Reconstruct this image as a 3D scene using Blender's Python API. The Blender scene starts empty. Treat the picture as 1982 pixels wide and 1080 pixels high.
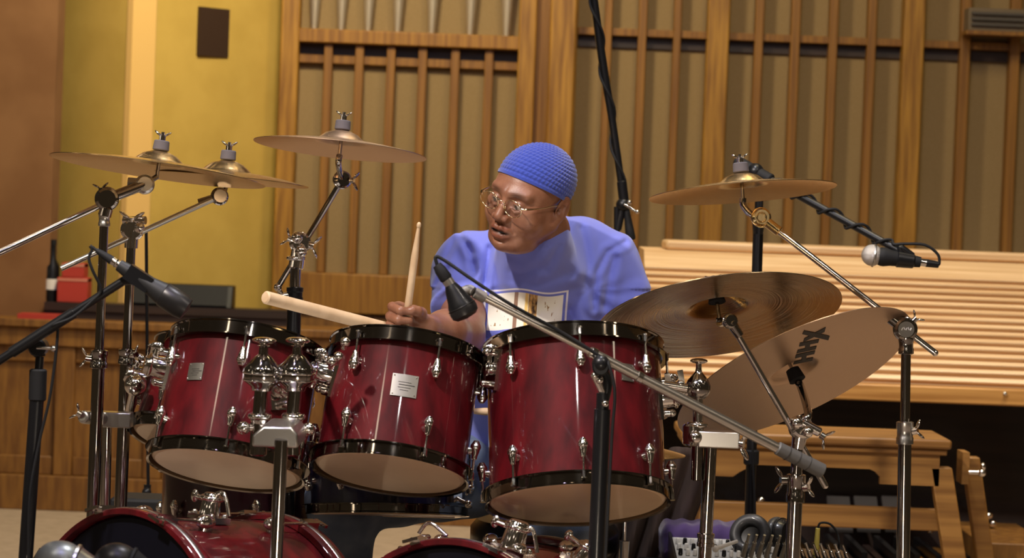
import bpy, math, random
import numpy as np
from mathutils import Vector, Matrix
random.seed(7); np.random.seed(7)
SC = bpy.context.scene
COL = SC.collection
PI = math.pi
W, H, F = 1982.0, 1080.0, 5200.0
# ------------------------------------------------------------------ camera
CAM_H = 1.2
PITCH = math.atan(140 / F)
ROLL = math.radians(2.2)
_f = Vector((0, math.cos(PITCH), -math.sin(PITCH)))
_u0 = Vector((0, math.sin(PITCH), math.cos(PITCH)))
_r0 = Vector((1, 0, 0))
CR = _r0 * math.cos(ROLL) + _u0 * math.sin(ROLL)
CU = _u0 * math.cos(ROLL) - _r0 * math.sin(ROLL)
CP = Vector((0, 0, CAM_H))
cd = bpy.data.cameras.new('camera'); cam = bpy.data.objects.new('camera', cd); COL.objects.link(cam)
cd.sensor_width = 36; cd.lens = F / W * 36
m = Matrix((CR, CU, -_f)).transposed().to_4x4(); m.translation = CP
cam.matrix_world = m
cd.dof.use_dof = True; cd.dof.focus_distance = 5.75; cd.dof.aperture_fstop = 6.3
cd.clip_start = 0.05; cd.clip_end = 60
SC.camera = cam

def at(px, py, Y):
    """world point on plane y=Y seen at photo pixel px,py"""
    d = _f + CR * ((px - W / 2) / F) + CU * ((H / 2 - py) / F)
    return CP + d * (Y / d.y)

def axis_img(theta, e, px, py):
    """up axis of a disc whose long axis slopes theta deg down-right; e deg of underside visible"""
    d = (at(px, py, 5) - CP).normalized()
    t = math.radians(theta); e = math.radians(e)
    n0 = (CR * math.sin(t) + CU * math.cos(t)); n0 = (n0 - d * n0.dot(d)).normalized()
    return (n0 * math.cos(e) + d * math.sin(e)).normalized()

# ------------------------------------------------------------------ world, lamps, exposure
wd = bpy.data.worlds.new('world'); SC.world = wd; wd.use_nodes = True
bg = wd.node_tree.nodes['Background']
# dim hall with many small house lamps overhead (they sparkle in the chrome)
_n = wd.node_tree; _tc = _n.nodes.new('ShaderNodeTexCoord'); _vo = _n.nodes.new('ShaderNodeTexVoronoi'); _vo.inputs['Scale'].default_value = 5.0
_n.links.new(_tc.outputs['Generated'], _vo.inputs['Vector'])
_r = _n.nodes.new('ShaderNodeValToRGB'); _r.color_ramp.elements[0].position = .10; _r.color_ramp.elements[0].color = (14, 11.5, 8.5, 1)
_r.color_ramp.elements[1].position = .14; _r.color_ramp.elements[1].color = (.045, .034, .022, 1); _n.links.new(_vo.outputs['Distance'], _r.inputs[0])
_s = _n.nodes.new('ShaderNodeSeparateXYZ'); _n.links.new(_tc.outputs['Generated'], _s.inputs[0])
_g = _n.nodes.new('ShaderNodeMath'); _g.operation = 'GREATER_THAN'; _g.inputs[1].default_value = .12; _n.links.new(_s.outputs[2], _g.inputs[0])
_m = _n.nodes.new('ShaderNodeMix'); _m.data_type = 'RGBA'; _m.inputs[6].default_value = (.05, .035, .02, 1)
_n.links.new(_g.outputs[0], _m.inputs[0]); _n.links.new(_r.outputs[0], _m.inputs[7]); _n.links.new(_m.outputs[2], bg.inputs[0]); bg.inputs[1].default_value = 0.8
SC.view_settings.view_transform = 'Standard'; SC.view_settings.look = 'None'
SC.view_settings.gamma = 1; SC.view_settings.use_curve_mapping = False
SC.view_settings.exposure = 0.0

def lamp(name, kind, loc, target, power, color, size=0.3, spot=60, blend=0.5):
    l = bpy.data.lights.new(name, kind); l.energy = power; l.color = color
    if kind == 'AREA': l.shape = 'DISK'; l.size = size
    else: l.shadow_soft_size = size
    if kind == 'SPOT': l.spot_size = math.radians(spot); l.spot_blend = blend
    o = bpy.data.objects.new(name, l); COL.objects.link(o); o.location = loc
    o.rotation_euler = (Vector(target) - Vector(loc)).to_track_quat('-Z', 'Y').to_euler()
    return o
lamp('stage_spot_front_left', 'SPOT', (-2.0, 2.8, 4.2), (0, 5.9, 0.9), 960, (1.0, 0.90, 0.80), 0.12, 36, 0.5)
lamp('stage_spot_front_right', 'SPOT', (2.2, 3.2, 4.2), (0.2, 5.8, 0.9), 130, (1.0, 0.88, 0.76), 0.10, 36, 0.5)
lamp('stage_spot_high', 'AREA', (0.3, 5.6, 4.6), (0.1, 6.0, 0.9), 70, (0.92, 0.92, 1.0), 0.4)
lamp('stage_blue_led', 'AREA', (-0.6, 3.4, 3.4), (0, 5.6, 0.9), 9, (0.35, 0.3, 1.0), 0.12)
lamp('low_front_fill', 'AREA', (0.2, 2.9, .22), (0.1, 5.6, .85), 9, (1.0, .84, .66), 0.35)  # added low fill with no visible source, brightens the drums' bottom heads
lamp('organ_downlight', 'SPOT', (2.1, 7.2, 4.6), (1.75, 8.7, 0.95), 290, (1.0, 0.86, 0.70), 0.15, 55, 0.6)
lamp('organ_screen_wash', 'AREA', (1.2, 7.0, 4.4), (0.8, 11.0, 1.2), 50, (1.0, 0.79, 0.42), 1.0)
for i_, (lx, ly, lz, c_) in enumerate(((-1.5, 3.6, 3.9, (1, .93, .85)), (-.35, 3.2, 4.0, (.95, .93, 1)), (.5, 3.5, 3.9, (1, .95, .9)), (1.3, 3.9, 3.7, (1, .9, .8)), (-.9, 4.6, 4.2, (.55, .5, 1)), (.15, 2.2, 3.1, (1, .95, .9)))):
    lamp('stage_rig_lamp', 'AREA', (lx, ly, lz), (lx * .3, 5.7, 0.9), 5, c_, 0.10)
lamp('alcove_lamp', 'AREA', (-.75, 8.7, 3.4), (-1.7, 10.9, 1.2), 70, (1.0, 0.84, 0.55), 0.5)

# ------------------------------------------------------------------ materials
MATS = {}
def mat(name, col, rough=0.5, metal=0.0, col2=None, scale=(8, 8, 8), detail=3, bump=0.0, bscale=None,
        coat=0.0, spec=0.5, alpha=1.0, trans=0.0, lo=0.35, hi=0.65, sheen=0.0, sss=0.0, emit=0.0):
    if name in MATS: return MATS[name]
    M = bpy.data.materials.new(name); M.use_nodes = True; nt = M.node_tree
    b = nt.nodes['Principled BSDF']; I = b.inputs
    I['Base Color'].default_value = (*col, 1); I['Roughness'].default_value = rough
    I['Metallic'].default_value = metal; I['Coat Weight'].default_value = coat
    I['Coat Roughness'].default_value = 0.05; I['Specular IOR Level'].default_value = spec
    I['Alpha'].default_value = alpha; I['Transmission Weight'].default_value = trans
    I['Sheen Weight'].default_value = sheen
    if sss: I['Subsurface Weight'].default_value = sss; I['Subsurface Radius'].default_value = (0.02, 0.008, 0.004); I['Subsurface Scale'].default_value = 0.3
    if emit: I['Emission Color'].default_value = (*col, 1); I['Emission Strength'].default_value = emit
    if col2 is not None or bump:
        tc = nt.nodes.new('ShaderNodeTexCoord'); mp = nt.nodes.new('ShaderNodeMapping')
        mp.inputs['Scale'].default_value = scale
        nt.links.new(tc.outputs['Object'], mp.inputs[0])
        n = nt.nodes.new('ShaderNodeTexNoise'); n.inputs['Scale'].default_value = 1; n.inputs['Detail'].default_value = detail
        nt.links.new(mp.outputs[0], n.inputs[0])
        if col2 is not None:
            r = nt.nodes.new('ShaderNodeValToRGB'); r.color_ramp.elements[0].position = lo; r.color_ramp.elements[1].position = hi
            r.color_ramp.elements[0].color = (*col, 1); r.color_ramp.elements[1].color = (*col2, 1)
            nt.links.new(n.outputs[0], r.inputs[0]); nt.links.new(r.outputs[0], I['Base Color'])
        if bump:
            src = n
            if bscale:
                n2 = nt.nodes.new('ShaderNodeTexNoise'); mp2 = nt.nodes.new('ShaderNodeMapping')
                mp2.inputs['Scale'].default_value = bscale; n2.inputs['Scale'].default_value = 1
                nt.links.new(tc.outputs['Object'], mp2.inputs[0]); nt.links.new(mp2.outputs[0], n2.inputs[0]); src = n2
            bp = nt.nodes.new('ShaderNodeBump'); bp.inputs['Strength'].default_value = bump; bp.inputs['Distance'].default_value = 0.002
            nt.links.new(src.outputs[0], bp.inputs['Height']); nt.links.new(bp.outputs[0], I['Normal'])
    MATS[name] = M
    return M

WOOD_V = mat('oak vertical grain', (0.20, 0.082, 0.010), 0.5, col2=(0.34, 0.158, 0.020), scale=(55, 55, 2.5), detail=6, bump=0.15)
WOOD_SLAT = mat('oak slat', (0.17, 0.068, 0.009), 0.5, col2=(0.28, 0.125, 0.016), scale=(60, 60, 2.0), detail=5)
WOOD_POST = mat('oak post', (0.21, 0.090, 0.010), 0.45, col2=(0.40, 0.200, 0.025), scale=(50, 50, 3.5), detail=8, bump=0.15)
WOOD_H = mat('oak horizontal grain', (0.33, 0.145, 0.030), 0.42, col2=(0.52, 0.265, 0.07), scale=(2.2, 45, 45), detail=6, bump=0.12)
WOOD_PANEL = mat('oak wainscot', (0.15, 0.06, 0.010), 0.55, col2=(0.26, 0.118, 0.020), scale=(40, 40, 6), detail=5)
WOOD_ROLL = mat('oak roll top', (0.58, 0.36, 0.17), 0.42, col2=(0.74, 0.52, 0.29), scale=(2.0, 60, 60), detail=6)
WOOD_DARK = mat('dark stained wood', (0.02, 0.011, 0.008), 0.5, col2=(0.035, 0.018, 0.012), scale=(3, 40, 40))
FABRIC = mat('organ screen cloth', (0.245, 0.165, 0.070), 0.95, col2=(0.30, 0.205, 0.095), scale=(260, 260, 260), detail=2, bump=0.3)
YELLOW = mat('yellow plaster', (0.50, 0.335, 0.065), 0.85, col2=(0.56, 0.38, 0.080), scale=(6, 6, 6), bump=0.2, bscale=(90, 90, 90))
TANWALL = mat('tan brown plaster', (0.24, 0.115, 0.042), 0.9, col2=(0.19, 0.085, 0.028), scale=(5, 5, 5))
FLOORM = mat('stage carpet', (0.36, 0.275, 0.19), 0.9, col2=(0.42, 0.32, 0.225), scale=(25, 25, 25), bump=0.3, bscale=(300, 300, 300))
CHROME = mat('chrome', (0.80, 0.76, 0.72), 0.10, 1.0)
HOOPM = mat('black nickel hoop', (0.27, 0.24, 0.21), 0.07, 1.0)
CHROME_S = mat('satin chrome', (0.62, 0.60, 0.57), 0.28, 1.0)
CHROME_D = mat('smoked chrome', (0.40, 0.37, 0.345), 0.10, 1.0)
BLACK = mat('black enamel', (0.007, 0.007, 0.008), 0.35, coat=0.2, spec=0.3)
RUBBER = mat('black rubber', (0.009, 0.009, 0.010), 0.65, spec=0.3)
FELT = mat('grey felt', (0.105, 0.095, 0.105), 0.95)
FELT_B = mat('black felt', (0.012, 0.011, 0.012), 0.95)
RED = mat('cherry lacquer', (0.105, 0.003, 0.006), 0.55, col2=(0.045, 0.001, 0.003), scale=(30, 30, 6), detail=6, coat=1.0, spec=0.15)
PLUM = mat('dark plum lacquer', (0.035, 0.004, 0.012), 0.3, coat=1.0)
NAVY = mat('midnight blue lacquer', (0.008, 0.008, 0.035), 0.3, coat=1.0)
HEAD_T = mat('clear tan drumhead', (0.88, 0.63, 0.40), 0.3, col2=(0.74, 0.50, 0.30), scale=(5, 5, 5), coat=0.5)
HEAD_W = mat('white coated drumhead', (0.75, 0.73, 0.68), 0.6)
HEAD_K = mat('black drumhead', (0.004, 0.004, 0.008), 0.3, spec=0.25)
WOOD_B = mat('bench oak', (0.19, 0.082, 0.016), 0.45, col2=(0.32, 0.155, 0.035), scale=(2.2, 45, 45), detail=6, bump=0.12)
STICKM = mat('hickory stick', (0.72, 0.52, 0.32), 0.5, col2=(0.60, 0.41, 0.235), scale=(20, 20, 20))
WHITE = mat('white plastic', (0.8, 0.78, 0.72), 0.4)
INK = mat('black ink', (0.02, 0.015, 0.012), 0.6)
REDP = mat('red card', (0.42, 0.035, 0.02), 0.6)
def bronze(name, col, rough, ring=900, strength=0.25):
    """cymbal metal: concentric lathe grooves round the object's own z axis"""
    M = mat(name, col, rough, 1.0); nt = M.node_tree; b = nt.nodes['Principled BSDF']
    tc = nt.nodes.new('ShaderNodeTexCoord'); sp = nt.nodes.new('ShaderNodeSeparateXYZ'); nt.links.new(tc.outputs['Object'], sp.inputs[0])
    cx = nt.nodes.new('ShaderNodeCombineXYZ'); nt.links.new(sp.outputs[0], cx.inputs[0]); nt.links.new(sp.outputs[1], cx.inputs[1])
    ln = nt.nodes.new('ShaderNodeVectorMath'); ln.operation = 'LENGTH'; nt.links.new(cx.outputs[0], ln.inputs[0])
    no = nt.nodes.new('ShaderNodeTexNoise'); no.noise_dimensions = '1D'; no.inputs['Scale'].default_value = ring; no.inputs['Detail'].default_value = 2
    nt.links.new(ln.outputs['Value'], no.inputs['W'])
    bp = nt.nodes.new('ShaderNodeBump'); bp.inputs['Strength'].default_value = strength; bp.inputs['Distance'].default_value = 0.001
    nt.links.new(no.outputs[0], bp.inputs['Height'])
    n2 = nt.nodes.new('ShaderNodeTexNoise'); n2.inputs['Scale'].default_value = 28; nt.links.new(tc.outputs['Object'], n2.inputs[0])
    b2 = nt.nodes.new('ShaderNodeBump'); b2.inputs['Strength'].default_value = 0.25; b2.inputs['Distance'].default_value = 0.002
    nt.links.new(n2.outputs[0], b2.inputs['Height']); nt.links.new(bp.outputs[0], b2.inputs['Normal']); nt.links.new(b2.outputs[0], b.inputs['Normal'])
    r = nt.nodes.new('ShaderNodeValToRGB'); r.color_ramp.elements[0].color = (*[c * 0.8 for c in col], 1); r.color_ramp.elements[1].color = (*[min(1, c * 1.12) for c in col], 1)
    nt.links.new(no.outputs[0], r.inputs[0]); nt.links.new(r.outputs[0], b.inputs['Base Color'])
    return M
BRONZE = bronze('lathed bronze', (0.78, 0.55, 0.27), 0.27)
BRONZE_P = bronze('pale rose bronze', (0.66, 0.46, 0.31), 0.38)
BRONZE_B = bronze('brilliant bronze', (0.62, 0.48, 0.28), 0.16, 600, 0.5)

# ------------------------------------------------------------------ mesh builder
def V(*a): return Vector(a)
def basis(axis, ref=None):
    w = Vector(axis).normalized()
    ref = Vector(ref) if ref is not None else (V(0, 0, 1) if abs(w.z) < 0.9 else V(1, 0, 0))
    u = (ref - w * ref.dot(w)).normalized(); v = w.cross(u)
    return u, v, w
class MB:
    def __init__(s): s.v = []; s.f = []
    def add(s, vs, fs):
        k = len(s.v); s.v += [tuple(p) for p in vs]; s.f += [tuple(i + k for i in f) for f in fs]; return s
    def lathe(s, prof, o, axis, seg=28, closed=False, ref=None, sc=(1, 1)):
        u, v, w = basis(axis, ref); o = Vector(o); vs = []; fs = []; rows = []
        for r, h in prof:
            if abs(r) < 1e-7: rows.append([len(vs)]); vs.append(o + w * h)
            else:
                row = []
                for i in range(seg):
                    a = 2 * PI * i / seg; row.append(len(vs)); vs.append(o + w * h + u * (r * sc[0] * math.cos(a)) + v * (r * sc[1] * math.sin(a)))
                rows.append(row)
        pairs = list(zip(rows[:-1], rows[1:]))
        if closed: pairs.append((rows[-1], rows[0]))
        for A, B in pairs:
            for i in range(seg):
                j = (i + 1) % seg
                if len(A) == 1 and len(B) == 1: continue
                if len(A) == 1: fs.append((A[0], B[j], B[i]))
                elif len(B) == 1: fs.append((A[i], A[j], B[0]))
                else: fs.append((A[i], A[j], B[j], B[i]))
        return s.add(vs, fs)
    def cyl(s, p0, p1, r0, r1=None, seg=20, b=0.0):
        p0 = Vector(p0); p1 = Vector(p1); L = (p1 - p0).length; r1 = r0 if r1 is None else r1
        if b: pr = [(0, 0), (r0 - b, 0), (r0, b), (r1, L - b), (r1 - b, L), (0, L)]
        else: pr = [(0, 0), (r0, 0), (r1, L), (0, L)]
        return s.lathe(pr, p0, p1 - p0, seg)
    def ball(s, c, r, axis=(0, 0, 1), sc=(1, 1, 1), seg=18, n=10, ref=None):
        pr = [(r * math.sin(PI * i / n) if 0 < i < n else 0, -r * math.cos(PI * i / n) * sc[2]) for i in range(n + 1)]
        return s.lathe(pr, c, axis, seg, ref=ref, sc=(sc[0], sc[1]))
    def torus(s, c, axis, R, r, seg=40, n=10, sc=(1, 1), ref=None):
        pr = [(R + r * math.cos(2 * PI * i / n), r * math.sin(2 * PI * i / n)) for i in range(n)]
        return s.lathe(pr, c, axis, seg, closed=True, sc=sc, ref=ref)
    def box(s, c, size, axes=None):
        c = Vector(c); X, Y, Z = axes if axes else (V(1, 0, 0), V(0, 1, 0), V(0, 0, 1)); a, b, d = [q / 2 for q in size]
        vs = [c + X * (a * i) + Y * (b * j) + Z * (d * k) for i in (-1, 1) for j in (-1, 1) for k in (-1, 1)]
        return s.add(vs, [(0, 1, 3, 2), (4, 6, 7, 5), (0, 4, 5, 1), (2, 3, 7, 6), (0, 2, 6, 4), (1, 5, 7, 3)])
    def prism(s, poly, ext):
        """poly list of Vectors (planar), extruded by vector ext"""
        n = len(poly); vs = [Vector(p) for p in poly] + [Vector(p) + Vector(ext) for p in poly]
        return s.add(vs, [tuple(range(n))[::-1], tuple(range(n, 2 * n))] + [(i, (i + 1) % n, n + (i + 1) % n, n + i) for i in range(n)])
    def tube(s, pts, r, seg=10, smooth=True, sub=6):
        P = [Vector(p) for p in pts]; rs = r if isinstance(r, (list, tuple)) else [r] * len(P)
        if smooth and len(P) > 2:
            Q = []; R2 = []
            for i in range(len(P) - 1):
                a = P[max(i - 1, 0)]; b = P[i]; c = P[i + 1]; d = P[min(i + 2, len(P) - 1)]
                for k in range(sub):
                    t = k / sub
                    Q.append(0.5 * ((2 * b) + (c - a) * t + (2 * a - 5 * b + 4 * c - d) * t * t + (3 * b - a - 3 * c + d) * t ** 3)); R2.append(rs[i] * (1 - t) + rs[i + 1] * t)
            Q.append(P[-1]); R2.append(rs[-1]); P, rs = Q, R2
        u = None; rows = []; vs = []
        for i, p in enumerate(P):
            t = (P[min(i + 1, len(P) - 1)] - P[max(i - 1, 0)]).normalized()
            if u is None: u = basis(t)[0]
            u = (u - t * u.dot(t)).normalized(); v = t.cross(u)
            rows.append([len(vs) + k for k in range(seg)])
            vs += [p + (u * math.cos(2 * PI * k / seg) + v * math.sin(2 * PI * k / seg)) * rs[i] for k in range(seg)]
        fs = [(A[k], A[(k + 1) % seg], B[(k + 1) % seg], B[k]) for A, B in zip(rows[:-1], rows[1:]) for k in range(seg)]
        fs += [tuple(rows[0][::-1]), tuple(rows[-1])]
        return s.add(vs, fs)
    def build(s, name, m, parent=None, angle=40, bevel=0, smooth=True):
        me = bpy.data.meshes.new(name); off = V(0, 0, 0)
        q = parent
        while q is not None: off = off + q.location; q = q.parent
        vs = np.array(s.v, float)
        if parent is None: off = Vector((float((vs[:, 0].min() + vs[:, 0].max()) / 2), float((vs[:, 1].min() + vs[:, 1].max()) / 2), float(vs[:, 2].min())))
        me.from_pydata((vs - np.array(off)).tolist(), [], s.f); me.update()
        if smooth:
            me.polygons.foreach_set('use_smooth', [True] * len(me.polygons)); me.set_sharp_from_angle(angle=math.radians(angle))
        me.materials.append(m)
        o = bpy.data.objects.new(name, me); COL.objects.link(o)
        if parent is None: o.location = off
        else: o.parent = parent
        if bevel:
            bm_ = o.modifiers.new('bevel', 'BEVEL'); bm_.width = bevel; bm_.segments = 2; bm_.limit_method = 'ANGLE'
        return o
def tag(o, label, cat, group=None, kind=None):
    o['label'] = label; o['category'] = cat
    if group: o['group'] = group
    if kind: o['kind'] = kind
    return o
def thing(name, label, cat, loc, group=None):
    o = bpy.data.objects.new(name, None); COL.objects.link(o); o.location = loc; o.empty_display_size = 0.05
    return tag(o, label, cat, group)
def struct(o): o['kind'] = 'structure'; return o
def lerp(a, b, t): return Vector(a) * (1 - t) + Vector(b) * t
# ================================================================== ROOM
YW = 10.8      # plane of the organ screen
def bx(x0, x1, y0, y1, z0, z1, mb=None):
    mb = mb or MB(); return mb.box(((x0 + x1) / 2, (y0 + y1) / 2, (z0 + z1) / 2), (x1 - x0, y1 - y0, z1 - z0))
struct(bx(-5, 5, 1.0, 13.5, -0.1, 0).build('floor', FLOORM))
X = lambda px, py, Y=YW: at(px, py, Y).x
Z = lambda px, py, Y=YW: at(px, py, Y).z
ZT = 3.3
# plastered wall left: recess, buttress strip with lit corner, alcove wall
xa, xb, xc, xd = X(108, 270, 10.5), X(150, 270, 10.5), X(288, 270, 10.3), X(548, 270, YW + 0.1)
struct(MB().prism([V(xc - .002, 10.42, 0), V(xd + 0.05, YW + 0.15, 0), V(xd + 0.05, YW + 0.35, 0), V(xc, 11.15, 0)], V(0, 0, ZT)).build('wall_left', YELLOW))
mb = MB(); mb.prism([V(xa - .14, 10.72, 0), V(xb, 10.49, 0), V(xc - 0.11, 10.37, 0), V(xc - 0.11, 11.2, 0), V(xa - .14, 11.2, 0)], V(0, 0, ZT))
struct(mb.build('trim_1', YELLOW))
struct(MB().prism([V(xc - 0.108, 10.368, 0), V(xc - 0.085, 10.355, 0), V(xc - .003, 10.42, 0), V(xc - .003, 11.1, 0), V(xc - 0.108, 11.1, 0)], V(0, 0, ZT)).build('trim_4', mat('lit plaster edge', (.74, .47, .15), .8)))  # brighter light on the corner is put into this paler plaster colour
struct(bx(xa - 0.3, xb + 0.1, 11.1, 11.2, 0, ZT).build('wall_back', YELLOW))
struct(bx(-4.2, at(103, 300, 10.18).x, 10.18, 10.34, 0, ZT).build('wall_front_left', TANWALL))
# low oak wainscot with ledge running under the screen
YP = 10.02
zl = Z(200, 622, YP)
mb = MB(); bx(-3.4, X(1240, 700, YP) + 0.5, YP + 0.03, YP + 0.12, 0, zl - 0.02, mb)
bx(-3.4, X(1240, 700, YP) + .5, YP - 0.03, YP + 0.30, zl - 0.03, zl, mb); bx(-3.4, 1.0, YP - 0.01, YP + 0.06, zl - 0.10, zl - 0.03, mb)
bx(-3.4, 1.0, YP - 0.02, YP + 0.05, 0, 0.13, mb)
for k in range(12):
    x = X(118, 800, YP) - 0.33 * 2 + k * 0.335
    bx(x - 0.035, x + 0.035, YP + 0.0, YP + 0.05, 0.13, zl - 0.10, mb)
    bx(x + 0.035, x + 0.30, YP + 0.015, YP + 0.05, zl - 0.16, zl - 0.10, mb); bx(x + 0.035, x + 0.30, YP + 0.015, YP + 0.05, 0.13, 0.2, mb)
struct(mb.build('wall_low', WOOD_PANEL, bevel=0.004))
# ---------------- organ screen, left bay
def screen(name, label, xs, post_xs, x0, x1, zrail, zbot, ztop, gap, rail2=None):
    root = thing(name, label, 'organ screen', ((x0 + x1) / 2, YW, 0))
    bx(x0, x1, YW + 0.02, YW + 0.04, 0, ztop).build('cloth_panel', FABRIC, root)
    for x, w in xs:
        mb = MB(); bx(x - w / 2, x + w / 2, YW - 0.05, YW + 0.02, zbot, ztop if rail2 is None else zrail - 0.03, mb)
        mb.build('slat', WOOD_SLAT, root, bevel=0.004)
    for x, w in post_xs:
        bx(x - w / 2, x + w / 2, YW - 0.08, YW + 0.02, 0, ztop).build('post', WOOD_POST, root, bevel=0.006)
    return root
zr = Z(780, 76); zb = Z(700, 530)
xs = [(X(p, 300), 0.034) for p in (632, 690, 751, 812, 875, 940)]
xs[0] = (X(630, 300), 0.034)
s1 = screen('organ_screen', 'oak organ screen bay with slats below a row of pipe feet', xs, [(X(556, 300), 0.075), (X(1012, 300), 0.07)],
            X(540, 300), X(1030, 300), zr, zb, ZT, 0, 1)
bx(X(572, 300), X(1000, 300), YW - 0.075, YW + 0.02, zr - 0.03, zr + 0.025).build('rail', WOOD_V, s1, bevel=0.005)
bx(X(572, 300), X(1000, 300), YW - 0.015, YW + 0.02, zr - 0.11, zr - 0.075).build('rail', WOOD_SLAT, s1, bevel=0.004)
bx(X(540, 300), X(1030, 300), YW - 0.07, YW + 0.02, zb - 0.16, zb).build('rail', WOOD_V, s1, bevel=0.005)
bx(X(540, 300), X(1030, 300), YW - 0.05, YW + 0.02, 0, zb - 0.16).build('base_panel', WOOD_PANEL, s1)
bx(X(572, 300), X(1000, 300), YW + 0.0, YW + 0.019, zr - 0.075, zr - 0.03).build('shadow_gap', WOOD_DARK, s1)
PIPE = mat('dull pipe metal', (0.55, 0.47, 0.36), 0.45, 0.7)
pl = ['first', 'second', 'third', 'fourth', 'fifth', 'sixth', 'seventh']
for k, p in enumerate((607, 659, 711, 768, 834, 908, 978)):
    x = X(p + 3, 30); z0 = zr + 0.026
    t = thing('organ_pipe', 'pale metal organ pipe foot above the screen rail, %s from the left' % pl[k], 'organ pipe', (x, YW - 0.03, z0), 'organ pipes above the rail')
    MB().cyl((x, YW - 0.03, z0), (x, YW - 0.03, z0 + 0.32), 0.013, 0.036, seg=20).build('pipe_foot', PIPE, t)
    MB().cyl((x, YW - 0.03, z0 + 0.32), (x, YW - 0.03, z0 + 1.2), 0.036, seg=20).build('pipe_body', PIPE, t)
# big post between the bays
mb = MB(); bx(X(1055, 300), X(1104, 300), YW - 0.14, YW + 0.05, 0, ZT, mb); struct(mb.build('trim_2', WOOD_POST, bevel=0.006))
struct(bx(X(1018, 300), X(1056, 300), YW - 0.03, YW + 0.05, 0, ZT).build('trim_3', WOOD_SLAT))
# right bay
zr2 = Z(1500, 82)
xs = [(X(p, 230), w) for p, w in ((1170, .030), (1236, .034), (1303, .030), (1461, .034), (1531, .036), (1604, .034), (1678, .034), (1859, .040), (1955, .040), (2040, .036))]
s2 = screen('organ_screen', 'wide oak organ screen bay of tall slats behind the organ console', xs, [(X(1381, 230), 0.088), (X(1757, 230), 0.084), (X(1106, 230), .02), (X(2110, 230), .08)],
            X(1100, 230), X(2200, 230), zr2, 0, ZT, 0)
bx(X(1112, 230), X(2200, 230), YW - 0.035, YW + 0.02, zr2 - 0.0, zr2 + 0.03).build('rail', WOOD_SLAT, s2, bevel=0.003)
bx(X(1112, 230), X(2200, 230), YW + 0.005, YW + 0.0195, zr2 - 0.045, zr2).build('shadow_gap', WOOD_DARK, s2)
struct(bx(X(2190, 230), 5.0, YW - .05, YW + .1, 0, ZT).build('wall_right', WOOD_PANEL))
# louvre box high on the right bay
t = thing('louvre_box', 'small brown louvred box high on the right screen', 'vent box', (X(1916, 45), YW - 0.12, Z(1916, 72)))
x0, x1, z0, z1 = X(1862, 40), X(1972, 40), Z(1916, 66), Z(1916, 22)
GREYB = mat('grey brown metal', (0.16, 0.115, 0.065), 0.6)
bx(x0, x1, YW - 0.16, YW - 0.052, z0, z1).build('box_body', GREYB, t, bevel=0.003)
for k in range(3): bx(x0 + .01, x1 - .01, YW - 0.175, YW - 0.16, z0 + .02 + k * .022, z0 + .03 + k * .022).build('louvre', mat('dark grey metal', (0.07, 0.06, 0.05), 0.6), t)
bx(x0 - .01, x1 + .01, YW - 0.18, YW - 0.06, z0 - .015, z0).build('sill', WOOD_SLAT, t)
# hanging plaque
pc = at(402, 55, 10.45)
t = thing('wall_plaque', 'dark brown rectangular plaque hung high on the yellow wall', 'plaque', (pc.x, pc.y, at(413, 105, 10.3).z))
ax_ = V(xd - xc, YW + .15 - 10.42, 0).normalized(); nrm = V(ax_.y, -ax_.x, 0)
yq = 10.42 + (pc.x - xc) * (YW + .15 - 10.42) / (xd - xc) - 0.02
zz0, zz1 = at(413, 104, 10.4).z, at(413, 8, 10.4).z
DKB = mat('dark brown board', (0.035, 0.016, 0.008), 0.6)
MB().box((pc.x, yq, (zz0 + zz1) / 2), (0.158, 0.02, zz1 - zz0), (ax_, nrm, V(0, 0, 1))).build('board', DKB, t)
MB().box((pc.x - 0.03, yq, zz1 + 0.05), (0.085, 0.02, 0.1), (ax_, nrm, V(0, 0, 1))).build('hanger', DKB, t)
# things on the ledge at the left
zs = zl
def on(px, py, Y): q = at(px, py, Y); return q
# dark bench shelf behind the ledge
x0, x1 = X(92, 580, 10.2), X(560, 600, 10.2)
t = thing('shelf_unit', 'dark shelf unit against the foot of the yellow wall', 'shelf', ((x0 + x1) / 2, 10.22, 0))
bx(x0, x1, 10.14, 10.28, 0, zl + 0.03).build('shelf_body', WOOD_DARK, t); bx(x0, x1, 10.13, 10.285, zl + 0.03, zl + 0.06).build('shelf_top', WOOD_DARK, t)
zt = zl + 0.06
xq = X(350, 590, 10.2); w2 = 0.2
sp = thing('stage_monitor', 'black wedge loudspeaker lying on the dark shelf', 'speaker', (xq, 10.2, zt))
MB().prism([V(xq - w2, 10.135, zt), V(xq - w2, 10.27, zt), V(xq - w2, 10.27, zt + .085), V(xq - w2, 10.18, zt + .085)], V(2 * w2, 0, 0)).build('cabinet', BLACK, sp, bevel=0.004)
MB().prism([V(xq - w2 + .02, 10.135, zt + .008), V(xq - w2 + .02, 10.176, zt + .08), V(xq - w2 + .02, 10.172, zt + .082), V(xq - w2 + .02, 10.129, zt + .01)], V(2 * w2 - .04, 0, 0)).build('grille', RUBBER, sp)
xq = X(146, 500, 10.2); h = zt
for (wz, hz, nm, lb) in ((0.115, 0.095, 'red_box', 'large red carton at the foot of the yellow wall'), (0.085, 0.055, 'red_box', 'small red carton on top of the large one')):
    t = thing(nm, lb, 'box', (xq, 10.2, h), 'red cartons'); bx(xq - wz / 2, xq + wz / 2, 10.15, 10.25, h, h + hz).build('carton', REDP, t, bevel=.003)
    bx(xq - wz / 2 + .0, xq + wz / 2, 10.148, 10.252, h + hz - .014, h + hz - .004).build('lid_band', mat('pink card', (0.55, 0.2, 0.13), .6), t); h += hz
xq = X(103, 480, 10.2)
t = thing('dark_bottle', 'tall dark bottle with a pale label beside the red cartons', 'bottle', (xq, 10.2, zt))
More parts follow.
